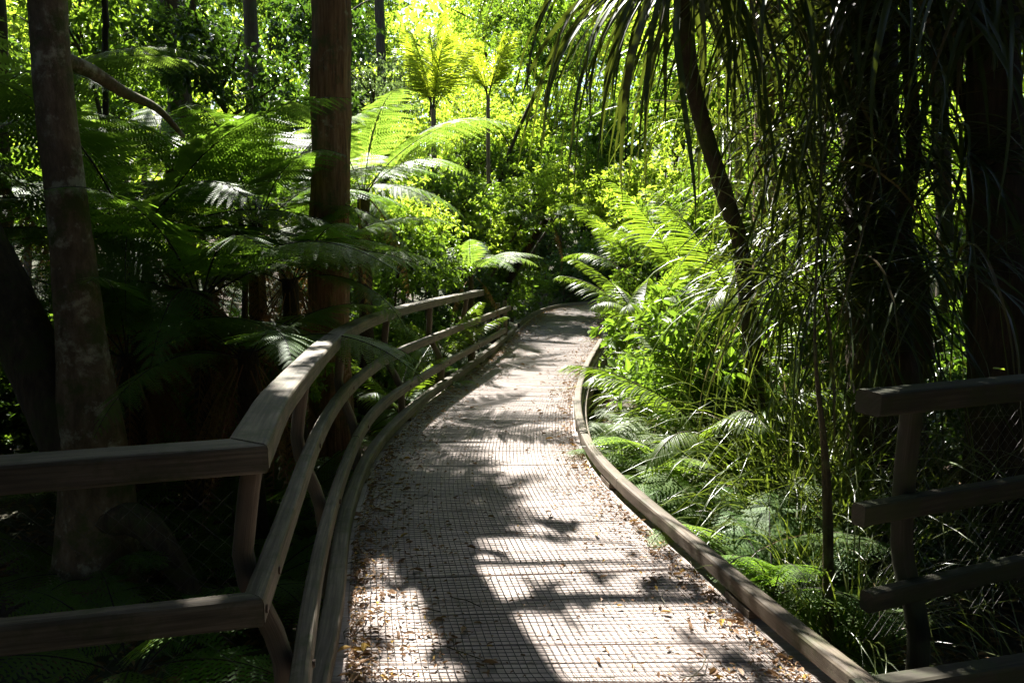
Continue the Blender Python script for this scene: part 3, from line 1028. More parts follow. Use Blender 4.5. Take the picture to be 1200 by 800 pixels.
# ---- meshes shared by the repeats
LIB = {}
FM = [M['fern'], M['stalk_dark']]
LIB['frond'] = [fern_frond(1, 2.2, .75, -.45, mats=FM), fern_frond(2, 2.2, .55, -.75, mats=FM), fern_frond(3, 2.2, 1.0, -.2, mats=FM), fern_frond(4, 2.2, .35, -.9, mats=FM)]
PM = [M['fern_pale'], M['stalk']]
LIB['frond_pale'] = [fern_frond(5, 2.2, .75, -.5, mats=PM), fern_frond(6, 2.2, .5, -.7, mats=PM), fern_frond(7, 2.2, .95, -.35, mats=PM)]
LIB['dead'] = [fern_frond(8, 1.9, -1.0, -1.65, pairs=20, nsub=9, wmax=.22, mats=[M['dead_fern'], M['dead_fern']], droop=.7, curl=.35, name='dead_frond', stalk_r=.011),
               fern_frond(9, 1.7, -.8, -1.75, pairs=18, nsub=8, wmax=.18, mats=[M['dead_fern'], M['dead_fern']], droop=.9, curl=.5, name='dead_frond', stalk_r=.011)]
LIB['small'] = [fern_frond(10, .95, .85, -.35, pairs=24, nsub=9, wmax=.50, mats=PM, stalk_r=.005), fern_frond(11, .95, .6, -.55, pairs=24, nsub=9, wmax=.46, mats=PM, stalk_r=.005)]
LIB['small_green'] = [fern_frond(12, .95, .85, -.35, pairs=24, nsub=9, wmax=.50, mats=FM, stalk_r=.005), fern_frond(13, .95, .6, -.55, pairs=24, nsub=9, wmax=.46, mats=FM, stalk_r=.005)]
NM = [M['palm'], M['stalk']]
LIB['palm'] = [palm_frond(14, 1.9, 1.35, .75, mats=NM), palm_frond(15, 1.9, 1.2, .3, mats=NM), palm_frond(16, 1.9, 1.0, -.1, mats=NM, droop=1.2)]
LIB['bush'] = {}
for k, (nm, L_, W_) in enumerate((('leaf', .095, .046), ('leaf_dark', .085, .042), ('leaf_yellow', .085, .042), ('leaf_grey', .07, .034))):
    LIB['bush'][nm] = [foliage(40 + k * 5 + j, clump_set(60 + k * 7 + j, 1.0, 9), 230 if nm == 'leaf_yellow' else 330, 11, L_, W_, M[nm], spread=.20) for j in range(2)]
LIB['crown'] = {}
for k, nm in enumerate(('leaf', 'leaf_dark', 'leaf_yellow')):
    LIB['crown'][nm] = [foliage(140 + k * 5 + j, clump_set(160 + k * 7 + j, 2.0, 13, .7), 620 if nm == 'leaf_yellow' else 1000, 13, .095, .046, M[nm], name='crown', spread=.34) for j in range(2)]
LIB['tuft'] = [tuft(20, 120, L=(.6, 1.25), W=(.005, .011), elev=(.6, 1.5), grav=(1.6, 3.6), mat=M['sedge'], seg=10), tuft(21, 110, L=(.8, 1.6), W=(.005, .012), elev=(.8, 1.5), grav=(1.8, 4.0), mat=M['sedge'], seg=11)]
LIB['strap'] = [tuft(22, 60, L=(.7, 1.2), W=(.016, .028), elev=(-.1, 1.3), grav=(1.4, 3.0), mat=M['strap']), tuft(23, 54, L=(.8, 1.4), W=(.014, .026), elev=(-.3, 1.1), grav=(1.8, 3.6), mat=M['strap'])]

LIB['canopy'] = {'leaf_dark': [foliage(240 + j, clump_set(260 + j, 2.0, 14, .7), 700, 12, .24, .13, M['leaf_dark'], name='crown', spread=.45) for j in range(2)]}  # dense large-leaved crowns made to block sun and sky from above the view

LIB['broad'] = [foliage(300 + j, clump_set(310 + j, .42, 7, 1.1), 44, 7, .15, .062, M['leaf_bright' if j == 0 else 'leaf'], name='foliage', spread=.3) for j in range(2)]

LIB['fan'] = [palm_frond(320 + j, 1.9, a0, a1, pairs=34, lf=.62, w=.03, vee=.75, droop=.2, mats=[M['palm_fan'], M['stalk']]) for j, (a0, a1) in enumerate(((1.5, 1.25), (1.35, 1.0), (1.42, .85)))]
# ------------------------------------------------------------------ placing
PR = np.random.default_rng(77)


def fronds(root, lib, n, s=1.0, tilt=(-.12, .12), arc=(0, 6.2832), z=0.0, rad=.06, name='frond', azs=None):
    for k in range(n):
        me = lib[int(PR.integers(len(lib)))]
        o = link(name, me, root)
        az = (arc[0] + (arc[1] - arc[0]) * (k + PR.uniform(-.3, .3)) / n) if azs is None else azs[k]
        sc = s * PR.uniform(.85, 1.1)
        o.location = (math.cos(az) * rad, math.sin(az) * rad, z + PR.uniform(-.04, .04))
        o.rotation_euler = (PR.uniform(-.18, .18), PR.uniform(*tilt), az)
        o.scale = (sc, sc, sc)


def tree_fern(crown, label, n=13, s=1.0, lib='frond', dead=0, lean=(0, 0), tilt=(-.15, .2), group='tree ferns', azs=None, trunk_r=.085, deadlib='dead'):
    """crown: world point where the fronds spring; the trunk goes down to the ground."""
    cx, cy_, cz = crown
    bx, by = cx + lean[0], cy_ + lean[1]
    b = float(gz(bx, by)) - .08
    root = thing('tree_fern', label, 'tree fern', (bx, by, b), group)
    g = Geo()
    H = cz - b
    n_ = max(6, int(H / .12))
    P = catmull([(0, 0, 0), ((cx - bx) * .3, (cy_ - by) * .3, H * .5), (cx - bx, cy_ - by, H + .03)], n_)
    t = np.linspace(0, 1, n_)
    tube(g, P, trunk_r * (1.25 - .4 * t + .25 * np.exp(-t * 8)), 14, rough=.09, seed=int(PR.integers(999)), lumps=5)
    link('trunk', g.mesh('trunk', M['bark_fern']), root)
    off = Vector((cx - bx, cy_ - by, H))
    before = set(root.children)
    fronds(root, LIB[lib], n, s, tilt, rad=.05, azs=azs)
    if dead:
        fronds(root, LIB[deadlib], dead, s * .85, (-.15, .15), rad=.1, z=-.08, name='dead_frond')
    for o in root.children:
        if o.name.startswith(('frond', 'dead_frond')):
            o.location = Vector(o.location) + off
    return root


def ground_fern(x, y, label, n=9, s=1.0, lib='small', z=None, group='ground ferns', tilt=(-.2, .25), azs=None):
    z = float(gz(x, y)) - .02 if z is None else z
    root = thing('ground_fern', label, 'fern', (x, y, z), group)
    fronds(root, LIB[lib], n, s, tilt, rad=.02, azs=azs)
    return root


def nikau(crown, label, n=9, s=1.0, tilt=(-.1, .2), group='feather palms', lib='palm', azs=None):
    cx, cy_, cz = crown
    b = float(gz(cx, cy_)) - .05
    root = thing('palm_tree', label, 'palm', (cx, cy_, b), group)
    H = max(cz - b, .12)
    g = Geo()
    P = np.stack([np.zeros(8), np.zeros(8), np.linspace(0, H, 8)], 1)
    tube(g, P, np.linspace(.08, .055, 8) * s, 12, rough=.03, seed=3)
    link('trunk', g.mesh('trunk', M['bark_pale']), root)
    fronds(root, LIB[lib], n, s, tilt, rad=.03, z=H, azs=azs)
    return root


def px_side(x, y):
    k = int(np.argmin(np.abs(Lr[:, 1] - y)))
    return 1 if x > (Lr[k, 0] + Rr[k, 0]) / 2 else -1


def bush(c, r, kind, label, group=None, squash=1.0, foot=None, dense=False):
    """Leafy shrub or small tree: crown centre c, radius r, with its own stem down to the ground."""
    x, y, z = c
    fx, fy = (x, y) if foot is None else foot
    if foot is None and y > 3:
        if z - float(gz(x, y)) > 2.4 * r:                # a trunk never stands in the walk
            while dist_path(np.array(fx), np.array(fy)) < 1.3:
                fx += .3 if x > 2.2 else -.3
        else:
            while dist_path(np.array(x), np.array(y)) < r * .75 + .12:
                x += .12 if (px_side(x, y) > 0) else -.12
            fx, fy = x, y
    b = float(gz(fx, fy)) - .05
    tall = z - b > 2.4 * r
    root = thing('tree' if tall else 'shrub', label, 'tree' if tall else 'shrub', (fx, fy, b), group)
    H = z - b
    ox, oy = x - fx, y - fy
    g = Geo()
    qn = np.random.default_rng(int(PR.integers(1e6)))
    P = catmull([(0, 0, 0), (ox * .3 + qn.normal() * .05 * H, oy * .3 + qn.normal() * .05 * H, H * .5), (ox, oy, H + r * .3)], 10)
    rr = max(.015, .018 * r + .007 * H)
    tube(g, P, np.linspace(rr, rr * .35, 10), 8, rough=.06, seed=4)
    for k in range(6):
        a = qn.uniform(0, 6.28); h = H - r * qn.uniform(-.2, .9) * .6
        h = max(h, H * .3)
        p0 = np.array([np.interp(h, P[:, 2], P[:, 0]), np.interp(h, P[:, 2], P[:, 1]), h])
        p1 = p0 + np.array([math.cos(a), math.sin(a), qn.uniform(.3, 1.0)]) * r * .7
        tube(g, catmull([p0, (p0 + p1) / 2 + qn.normal(size=3) * .06 * r, p1], 6), np.linspace(rr * .5, rr * .12, 6), 5, cap=False)
    nm = 'trunk' if tall else 'stem'
    link(nm, g.mesh(nm, M['bark_dark']), root)
    lib = LIB['canopy'] if dense else LIB['crown'] if (r > 1.7 and kind in LIB['crown']) else LIB['bush']
    me = lib[kind][int(PR.integers(2))]
    base_r = 1.0 if lib is LIB['bush'] else 2.0
    o = link('crown' if tall else 'foliage', me, root)
    o.location = (ox, oy, H)
    s = r / base_r
    o.scale = (s * PR.uniform(.9, 1.15), s * PR.uniform(.9, 1.15), s * squash)
    o.rotation_euler = (PR.uniform(-.2, .2), PR.uniform(-.2, .2), PR.uniform(0, 6.28))
    return root


def clump(x, y, label, kind='tuft', s=1.0, z=None, group='sedge tufts', name='sedge_clump', cat='grass clump', var=None):
    z = float(gz(x, y)) - .02 if z is None else z
    root = thing(name, label, cat, (x, y, z), group)
    o = link('blades' if kind == 'tuft' else 'strap_leaves', LIB[kind][int(PR.integers(2)) if var is None else var], root)
    o.scale = (s, s, s * PR.uniform(.9, 1.1)); o.rotation_euler = (0, 0, PR.uniform(0, 6.28))
    return root


def big_tree(name, label, path, radii, mat, crown=None, limbs=(), ground_flare=1.5, rough=.05, sides=20, ridge=0.0, group=None, cat='tree', seed=1, ripple=None):
    """path: world points from the ground up. limbs: (path, r0, r1). crown: (clumps, twigs, per, L, W, material)."""
    P0 = np.array(path[0])
    root = thing(name, label, cat, P0, group, world=True)
    pr = np.column_stack([np.array(path, float), np.array(radii, float)])
    n = max(12, int(np.linalg.norm(np.diff(pr[:, :3], axis=0), axis=1).sum() / .09))
    C = catmull(pr, n)
    g = Geo()
    tube(g, C[:, :3], C[:, 3], sides, rough=rough, seed=seed, ridge=ridge)
    link('trunk', g.mesh('trunk', M[mat]), root)
    for k, (lp, r0, r1, *lm) in enumerate(limbs):
        g = Geo()
        lp = np.array(lp, float)
        n = max(8, int(np.linalg.norm(np.diff(lp, axis=0), axis=1).sum() / .1))
        tube(g, catmull(lp, n), np.linspace(r0, r1, n), 12, rough=rough, seed=seed + k + 1)
        link('limb', g.mesh('limb', M[lm[0] if lm else mat]), root)
    if crown:
        cl, tw, per, L_, W_, mt = crown
        link('crown', foliage(seed + 50, cl, tw, per, L_, W_, M[mt], name='crown', spread=.34), root)
    return root


def g0(p):
    p = np.array(p, float); p[2] = float(gz(p[0], p[1])) - .15
    return p


# ---- near left tree: mottled trunk, leaning second stem, flared roots
D1 = 4.6
T1 = [at(118, 705, D1), at(118, 620, D1), at(110, 520, D1), at(96, 400, D1), at(83, 280, D1), at(72, 180, D1), at(63, 90, D1), at(57, 0, D1), at(52, -150, D1), at(60, -420, D1), at(60, -620, D1)]
T1[0] = g0(T1[0])
rpx = np.array([60, 46, 37, 27, 22.5, 21, 20.5, 20, 19, 15, 8]) * D1 / F
l1 = [at(85, 330, D1 + .1), at(20, 420, D1 + .1)]
crown1 = [(at(60, -700, 5.6), (1.9, 1.7, .9)), (at(-150, -600, 5.0), (1.7, 1.6, .8)), (at(-120, -380, 7.4), (1.8, 1.6, .8)), (at(20, -560, 6.8), (1.0, 1.0, .6))]
big_tree('forest_tree', 'nearest lichen-mottled trunk leaning slightly behind the near left rail', T1, rpx, 'bark_lichen',
         crown=(crown1, 900, 11, .16, .08, 'leaf_dark'), seed=5, rough=.035,
         limbs=[([at(112, 560, D1), at(70, 480, D1 + .05), at(20, 380, D1 + .15), at(-40, 250, D1 + .3), at(-110, 60, D1 + .5), at(-150, -250, D1 + .6)], .19, .10, 'bark_dark'),
                ([at(110, 610, D1 - .1), at(165, 610, D1 - .12), at(205, 660, D1 - .15), g0(at(245, 720, D1 - .2))], .11, .05, 'bark_dark'),
                ([at(70, 68, D1), at(105, 82, D1 + .2), at(145, 108, D1 + .5), at(185, 128, D1 + .9), at(215, 160, D1 + 1.2)], .05, .018),
                ([at(52, -200, D1), at(40, -330, D1 + 1), at(20, -520, D1 + 2)], .09, .04)])

# ---- straight red-brown trunk behind the railing; its shadow falls down the deck
B = np.array([-1.86, 7.8]); d_ = B[1]
xb = lambda px, py, dd=7.8: at(px, py, dd)
T2 = [g0((B[0], B[1], 0)), (B[0], B[1], .2), xb(385, 300), xb(387.5, 200), xb(386.5, 100), xb(388, 0), (B[0] + .02, B[1], 5.6), (B[0] + .03, B[1] + .1, 7.5), (B[0] - .02, B[1] + .1, 9.5), (B[0], B[1], 11.5)]
r2 = [.27, .215, .2, .19, .197, .19, .185, .16, .11, .04]
up2 = lambda x, y, z: (B[0] + x, B[1] + y, z)
crown2 = [(up2(-1.2, .1, 9.8), (.9, .9, .5)), (up2(-1.9, -.2, 8.2), (1.2, 1.2, .6)), (up2(.25, .3, 11.3), (1.0, 1.0, .6)), (up2(1.15, .05, 5.15), (.24, .2, .1)), (up2(.98, .1, 4.76), (.2, .16, .09)), (up2(2.2, .15, 5.9), (.35, .3, .12)), (up2(-.42, .0, 4.75), (.26, .2, .22)), (up2(-.5, .05, 5.4), (.3, .25, .25)), (up2(-.85, .1, 5.0), (.3, .25, .2)), (up2(.35, .0, 4.5), (.2, .16, .1)), (up2(-.3, .1, 6.2), (.3, .25, .3)), (up2(.75, .1, 5.5), (.22, .2, .1)), (up2(1.35, .0, 6.2), (.75, .3, .1)), (up2(2.0, .1, 6.15), (.5, .3, .1)), (up2(-.9, -.6, 9.9), (1.6, 1.4, .7)), (up2(1.3, -.9, 9.6), (1.6, 1.5, .7))]  # some lobes shaped only for the shade they drop on deck and platform
big_tree('forest_tree', 'straight red-brown trunk standing just behind the middle of the curved railing', T2, r2, 'bark_red', seed=9, rough=.032, sides=40, ridge=.035,
         crown=(crown2, 1250, 10, .15, .075, 'leaf'),
         limbs=[([up2(.05, 0, 5.75), up2(.5, .0, 5.56), up2(1.1, .0, 5.58), up2(1.75, .05, 5.72), up2(2.4, .15, 5.98)], .065, .025),
                ([up2(.05, 0, 5.02), up2(.5, .0, 5.05), up2(.95, .03, 5.07), up2(1.3, .06, 5.2)], .045, .014),
                ([up2(.05, 0, 4.6), up2(.4, .03, 4.6), up2(.8, .06, 4.66), up2(1.15, .12, 4.88)], .038, .012),
                ([up2(-.05, 0, 4.5), up2(-.35, .02, 4.7), up2(-.85, .1, 5.05)], .03, .010),
                ([up2(0, .1, 7.4), up2(-.8, .3, 8.6), up2(-1.2, .1, 9.6)], .07, .02),
                ([up2(0, 0, 6.6), up2(-.9, -.1, 7.6), up2(-1.9, -.2, 8.2)], .06, .02),
                ([up2(0, 0, 8.6), up2(.6, -.4, 9.2), up2(1.3, -.9, 9.6)], .06, .02), ([up2(0, 0, 8.8), up2(-.5, -.3, 9.5), up2(-.9, -.6, 9.9)], .05, .02)])

# ---- thinner trunks further left
def pole_tree(px_list, depth, rpx_, label, mat, seed, top=9.5, clumps=None, kind='leaf', name='forest_tree', tw=380, LW=(.15, .075), limbs=()):
    pts = [at(px, py, depth) for px, py in px_list]
    b = g0(pts[0]); e = np.array(pts[-1]); e2 = e + (e - pts[-2]) * .3; e2 = e + np.array([0, 0, max(.25, top - e[2])])
    path = [b] + pts + [e2]
    r = rpx_ * depth / F
    rad = [r * 1.5, ] + [r * (1.05 - .02 * k) for k in range(len(pts))] + [r * .35]
    cl = clumps or [((e2[0], e2[1], e2[2]), (1.3, 1.3, .7)), ((e2[0] - .9, e2[1] + .4, e2[2] - .7), (1.1, 1.0, .5)), ((e2[0] + .7, e2[1] + .8, e2[2] - .4), (1.1, 1.0, .5))]
    return big_tree(name, label, path, rad, mat, crown=(cl, tw, 10, *LW, kind) if cl != 'none' else None, seed=seed, rough=.05, limbs=limbs)


pole_tree([(214, 260), (210, 120), (203, 40), (199, -10)], 12.0, 13, 'grey-brown trunk upper left between the mottled and the red-brown trunk', 'bark_dark', 31, top=9, tw=210)
pole_tree([(128, 300), (124, 150), (123, 40), (122, -10)], 8.0, 3.2, 'thin dark pole stem just right of the mottled near trunk', 'bark_dark', 32, top=8.0, tw=120, clumps=[((-6.2, 7.4, 8.0), (1.3, 1.1, .5))])
pole_tree([(300, 260), (296, 120), (292, -10)], 15.0, 7, 'slim dim trunk half hidden in leaves left of the red-brown trunk', 'bark_dark', 33, top=10, tw=120, clumps=[(tuple(at(230, -160, 15)), (1.2, 1.2, .6))])
pole_tree([(2, 300), (-4, 150), (-10, -10)], 9.0, 12, 'dark trunk at the very left edge behind fern fronds', 'bark_dark', 34, top=9, kind='leaf_dark')
pole_tree([(450, 190), (446, 60), (444, -10)], 22.0, 5, 'slender trunk among bright leaves right of the red-brown trunk', 'bark_dark', 35, top=13, tw=40, clumps=[(tuple(at(444, -120, 22.0)), (.8, .8, .5))])

# ---- right: dark trunks with perching strap plants
D9 = 5.6
T9 = [g0(at(1040, 560, D9)), at(1036, 470, D9), at(1026, 330, D9), at(1018, 180, D9), at(1014, 60, D9), at(1010, -40, D9), at(1000, -250, D9), at(990, -420, D9)]
crown9 = [(at(1000, -480, 6.2), (1.7, 1.6, .8)), (at(860, -420, 7.5), (1.1, 1.3, .7)), (at(1120, -420, 7.8), (1.6, 1.6, .8)), (at(1010, -330, 9.0), (1.6, 1.4, .7)), (at(1150, -560, 6.4), (1.5, 1.5, .8)), ((1.5, 6.4, 9.3), (1.6, 1.5, .7))]  # last lobe added out of view to shade the platform
big_tree('forest_tree', 'broad black trunk on the right carrying perching strap plants', T9, np.array([58, 42, 34, 32, 31, 30, 24, 10]) * D9 / F, 'bark_dark', seed=61, rough=.06,
         crown=(crown9, 1500, 11, .16, .08, 'leaf_dark'),
         limbs=[([at(1080, 440, D9 - .1), at(1058, 340, D9 - .15), at(1030, 290, D9 - .2), at(1000, 262, D9 - .25), at(985, 255, D9 - .25)], .075, .035),
                ([at(1085, 420, D9 - .3), at(1075, 330, D9 - .35), at(1058, 260, D9 - .4), at(1070, 180, D9 - .4), at(1064, 60, D9 - .4), at(1060, -60, D9 - .4)], .06, .035),
                ([at(1012, -120, D9), at(900, -260, D9 + .8), at(840, -380, D9 + 1.6)], .10, .04)])
D10 = 4.9
big_tree('forest_tree', 'dark trunk nearly lost in shade along the right edge', [g0(at(1180, 560, D10)), at(1172, 420, D10), at(1166, 280, D10), at(1164, 120, D10), at(1163, -40, D10), at(1160, -300, D10), at(1150, -500, D10)],
         np.array([48, 36, 30, 28, 27, 22, 10]) * D10 / F, 'bark_dark', seed=71, rough=.06,
         crown=([(at(1180, -520, 5.4), (1.7, 1.6, .8)), (at(1400, -420, 5.6), (1.6, 1.6, .8)), (at(1320, -380, 7.5), (1.6, 1.6, .8))], 700, 11, .16, .08, 'leaf_dark'),
         limbs=[([at(1166, 200, D10), at(1110, 60, D10 + .3), at(1090, -80, D10 + .5)], .05, .03)])
pole_tree([(893, 420), (896, 290), (897, 150), (899, 30), (900, -20)], 8.6, 13, 'brown fibrous trunk lit from behind, left of the broad black trunk', 'bark_red', 81, top=8.2, kind='leaf')
_st = [g0(at(968, 770, 3.75)), at(970, 700, 3.75), at(970, 600, 3.75), at(966, 520, 3.78), at(955, 400, 3.9), at(960, 250, 4.2), at(972, 90, 4.7), at(985, -60, 5.2), at(990, -200, 5.45)]
big_tree('climbing_stem', 'thin mossy climbing stem at the left end of the dark right railing', _st, np.array([8.5, 7, 6, 4.5, 2.0, 1.4, 1.4, 1.4, 1.2]) * 3.75 / F, 'bark_moss', seed=82, rough=.07, sides=10, cat='climber')
pole_tree([(874, 420), (868, 260), (863, 120), (866, -10)], 10.5, 4, 'thin pale stem behind the leaning dark stem', 'bark_pale', 83, top=8, tw=160)
pole_tree([(1108, 330), (1104, 200), (1100, 60), (1098, -20)], 9.0, 9, 'shaded trunk in the gap between the two darkest right trunks', 'bark_dark', 84, top=8.5)
pole_tree([(955, 330), (957, 150), (960, -20)], 10.5, 10, 'dim trunk tangled in long leaves just left of the black trunk', 'bark_dark', 85, top=9)

# ---- leaning dark stem with a big drooping head of strap leaves, top centre-right
DE = 5.2
def strap_head(c, label, n, L, W, elev, grav, stem, seed, s_r=.05, mat='strap', cat='strap-leaved plant', name='strap_leaf_tree', arc=(0, 6.28)):
    root = thing(name, label, cat, stem[0] if stem is not None else c, None, world=True)
    q_ = np.random.default_rng(seed)
    if stem is not None:
        g = Geo(); S_ = catmull(np.array(stem), 24)
        tube(g, S_, np.linspace(s_r * 1.3, s_r * .8, 24), 12, rough=.09, seed=seed)
        link('trunk', g.mesh('trunk', M['bark_dark']), root)
    g = Geo()
    az = q_.uniform(*arc, n)
    base = np.array(c)[None] + np.stack([np.cos(az) * .06, np.sin(az) * .06, q_.uniform(-.14, .06, n)], 1)
    ribbons(g, base, az, q_.uniform(*elev, n), q_.uniform(*L, n), q_.uniform(*W, n), q_.uniform(*grav, n), seg=12, seed=seed, fold=.2)
    link('strap_leaves', g.mesh('strap_leaves', M[mat]), root)
    return root


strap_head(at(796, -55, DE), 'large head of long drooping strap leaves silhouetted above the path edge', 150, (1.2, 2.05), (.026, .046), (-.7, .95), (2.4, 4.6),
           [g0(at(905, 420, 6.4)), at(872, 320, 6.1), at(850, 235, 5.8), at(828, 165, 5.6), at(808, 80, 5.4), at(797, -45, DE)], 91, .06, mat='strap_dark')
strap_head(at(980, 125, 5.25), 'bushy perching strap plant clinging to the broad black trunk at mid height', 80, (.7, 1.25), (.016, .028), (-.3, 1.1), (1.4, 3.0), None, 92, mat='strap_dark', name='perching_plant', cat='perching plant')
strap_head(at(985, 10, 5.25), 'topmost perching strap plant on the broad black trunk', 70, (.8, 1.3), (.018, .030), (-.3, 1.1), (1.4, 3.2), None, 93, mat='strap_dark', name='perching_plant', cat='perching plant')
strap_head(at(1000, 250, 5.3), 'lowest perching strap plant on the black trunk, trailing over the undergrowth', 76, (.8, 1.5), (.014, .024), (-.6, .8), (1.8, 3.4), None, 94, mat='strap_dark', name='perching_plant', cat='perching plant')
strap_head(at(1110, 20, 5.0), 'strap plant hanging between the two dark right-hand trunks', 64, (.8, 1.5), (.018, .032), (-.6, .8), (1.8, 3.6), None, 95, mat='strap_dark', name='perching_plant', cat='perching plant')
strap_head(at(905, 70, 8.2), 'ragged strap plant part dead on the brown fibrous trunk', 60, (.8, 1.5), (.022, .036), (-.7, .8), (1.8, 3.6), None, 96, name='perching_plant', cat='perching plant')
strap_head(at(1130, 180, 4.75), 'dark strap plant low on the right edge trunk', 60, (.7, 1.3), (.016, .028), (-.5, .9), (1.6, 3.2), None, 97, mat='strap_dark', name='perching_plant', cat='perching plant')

for px, py, d, n, lab in ((905, -60, 5.0, 60, 'mass of dark strap leaves hanging between the big drooping head and the black trunk'),
                          (862, 40, 6.4, 42, 'dark hanging strap plant behind the big drooping head'), (960, -70, 4.7, 60, 'dark strap leaves hanging from the top just left of the black trunk'),
                          (1060, -60, 4.6, 64, 'dark strap leaves hanging from the top just right of the black trunk'), (930, 160, 5.6, 60, 'dark strap plant spreading left from the black trunk below its topmost plant'),
                          (1180, -40, 4.4, 80, 'dark strap leaves hanging down the right edge trunk')):
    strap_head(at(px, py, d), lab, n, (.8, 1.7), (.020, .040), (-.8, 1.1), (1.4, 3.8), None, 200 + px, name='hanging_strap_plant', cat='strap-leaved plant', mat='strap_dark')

# ---- left tree ferns
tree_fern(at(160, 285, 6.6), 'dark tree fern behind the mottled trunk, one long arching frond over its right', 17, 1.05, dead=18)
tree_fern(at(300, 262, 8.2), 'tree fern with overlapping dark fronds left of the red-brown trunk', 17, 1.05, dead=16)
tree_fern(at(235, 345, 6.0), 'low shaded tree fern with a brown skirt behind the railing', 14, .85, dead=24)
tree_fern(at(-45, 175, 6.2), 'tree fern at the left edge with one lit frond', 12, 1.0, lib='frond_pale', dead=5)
tree_fern(at(425, 225, 9.4), 'bright tree fern fanning out to the right of the red-brown trunk', 8, .92, lib='frond_pale', dead=3, tilt=(-.12, .1), azs=[-.42, .3, .85, 1.6, 2.5, 3.3, 4.3, 5.2])
tree_fern(at(340, 330, 7.2), 'small tree fern whose fronds cross the foot of the red-brown trunk', 11, .75, dead=14)
tree_fern(at(552, 322, 12.4), 'small sunlit tree fern arching over the far end of the railing', 12, .6, lib='frond_pale', dead=2, trunk_r=.05)
tree_fern(at(640, 258, 18.5), 'pale far tree fern right of the bright shrubs', 11, .85, lib='frond_pale', dead=2, lean=(-1.3, .4))
tree_fern(at(70, 250, 9.0), 'tree fern glimpsed between the mottled trunk and the left edge', 12, .95, dead=5)
tree_fern(at(200, 190, 10.5), 'pale-topped tree fern deep in the left forest', 12, 1.0, lib='frond_pale', dead=3)
tree_fern(at(385, 235, 11.5), 'tree fern half hidden by the red-brown trunk', 12, .95, dead=3)

tree_fern(at(150, 420, 5.6), 'low tree fern with dead brown fronds right beside the mottled trunk', 11, .7, dead=18)
tree_fern(at(290, 415, 5.4), 'low dim tree fern just behind the near end of the curved railing', 11, .65, dead=16)
# ---- palms
nikau(at(508, 128, 18.0), 'upright bright green feather palm in the sun, centre left of the forest', 11, 1.0, tilt=(-.1, .2), lib='fan')
nikau(at(572, 112, 20.0), 'smaller upright feather palm right of the brightest one', 10, .85, tilt=(-.1, .25), lib='fan')
nikau(at(752, 385, 10.0), 'feather palm sapling arching over the right path edge', 10, .68, tilt=(-.1, .35))
nikau(at(738, 322, 14.5), 'feather palm leaning over the bend of the path', 10, .85, tilt=(-.1, .35))
nikau(at(800, 330, 11.5), 'feather palm in the bright thicket below the drooping strap leaves', 10, .95, tilt=(-.1, .3))
nikau(at(880, 400, 8.2), 'shaded feather palm behind the long sedge', 10, 1.0, tilt=(-.1, .35))
nikau(at(515, 425, 10.4), 'seedling feather palm showing between the railing posts', 8, .62, tilt=(0, .5))
nikau(at(470, 480, 8.8), 'pale seedling palm low behind the middle rail', 7, .5, tilt=(0, .5))
nikau(at(980, 420, 7.4), 'feather palm lit through the gap under the black trunk', 11, 1.0, tilt=(-.1, .35))
nikau(at(835, 520, 6.2), 'low feather palm with glossy leaflets behind the kerb ferns', 9, .7, tilt=(-.1, .4))
# ------------------------------------------------------------------ forest behind, understorey, litter
def pk(*names):
    return names[int(PR.integers(len(names)))]


def clear(c, r, px, py, d):
    """Keep the sun's way open to the middle stretch of the walk: such a tree stands further up the slope."""
    for _ in range(60):
        k = (c[2]) / math.tan(SUN_EL)
        sx, sy = c[0] - math.sin(SUN_AZ) * k, c[1] - math.cos(SUN_AZ) * k
        if not (5.5 - r < sy < 14.0 + r * .9 and -1.3 - r * .9 < sx < 1.8 + r * .9):
            break
        d += .4
        c = at(px, py, d)
    return c


# bright bank of leaves beyond the bend, in rows up the slope
rows_ = [(13.0, 300, 360, 1.0), (15.5, 215, 300, 1.15), (19, 130, 230, 1.5), (23, 40, 150, 1.9), (27, -40, 70, 2.2)]
for ri, (dep, y0, y1, r) in enumerate(rows_):
    step = r * 1.4 * F / dep
    x = 400 + (ri % 2) * step * .5
    while x < 860:
        d = dep * PR.uniform(.93, 1.1)
        py = PR.uniform(y0, y1)
        if not (ri == 0 and 560 < x < 725) and not (455 < x < 625 and py < 225 and d < 22):
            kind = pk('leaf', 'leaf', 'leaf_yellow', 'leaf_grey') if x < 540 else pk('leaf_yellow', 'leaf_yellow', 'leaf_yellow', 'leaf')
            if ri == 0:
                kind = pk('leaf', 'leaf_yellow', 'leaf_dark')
            lab, grp = {'leaf': ('mid-green leafy tree in the sunlit forest wall beyond the bend', 'mid-green trees of the sunlit wall'),
                        'leaf_yellow': ('yellow-green backlit tree in the sunlit forest wall beyond the bend', 'yellow-green trees of the sunlit wall'),
                        'leaf_grey': ('greyish small-leaved tree in the sunlit forest wall beyond the bend', 'greyish trees of the sunlit wall'),
                        'leaf_dark': ('dark-leaved shrub at the foot of the sunlit forest wall', 'dark shrubs below the sunlit wall')}[kind]
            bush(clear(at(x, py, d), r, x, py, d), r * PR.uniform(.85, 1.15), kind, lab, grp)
        x += step * PR.uniform(.8, 1.2)
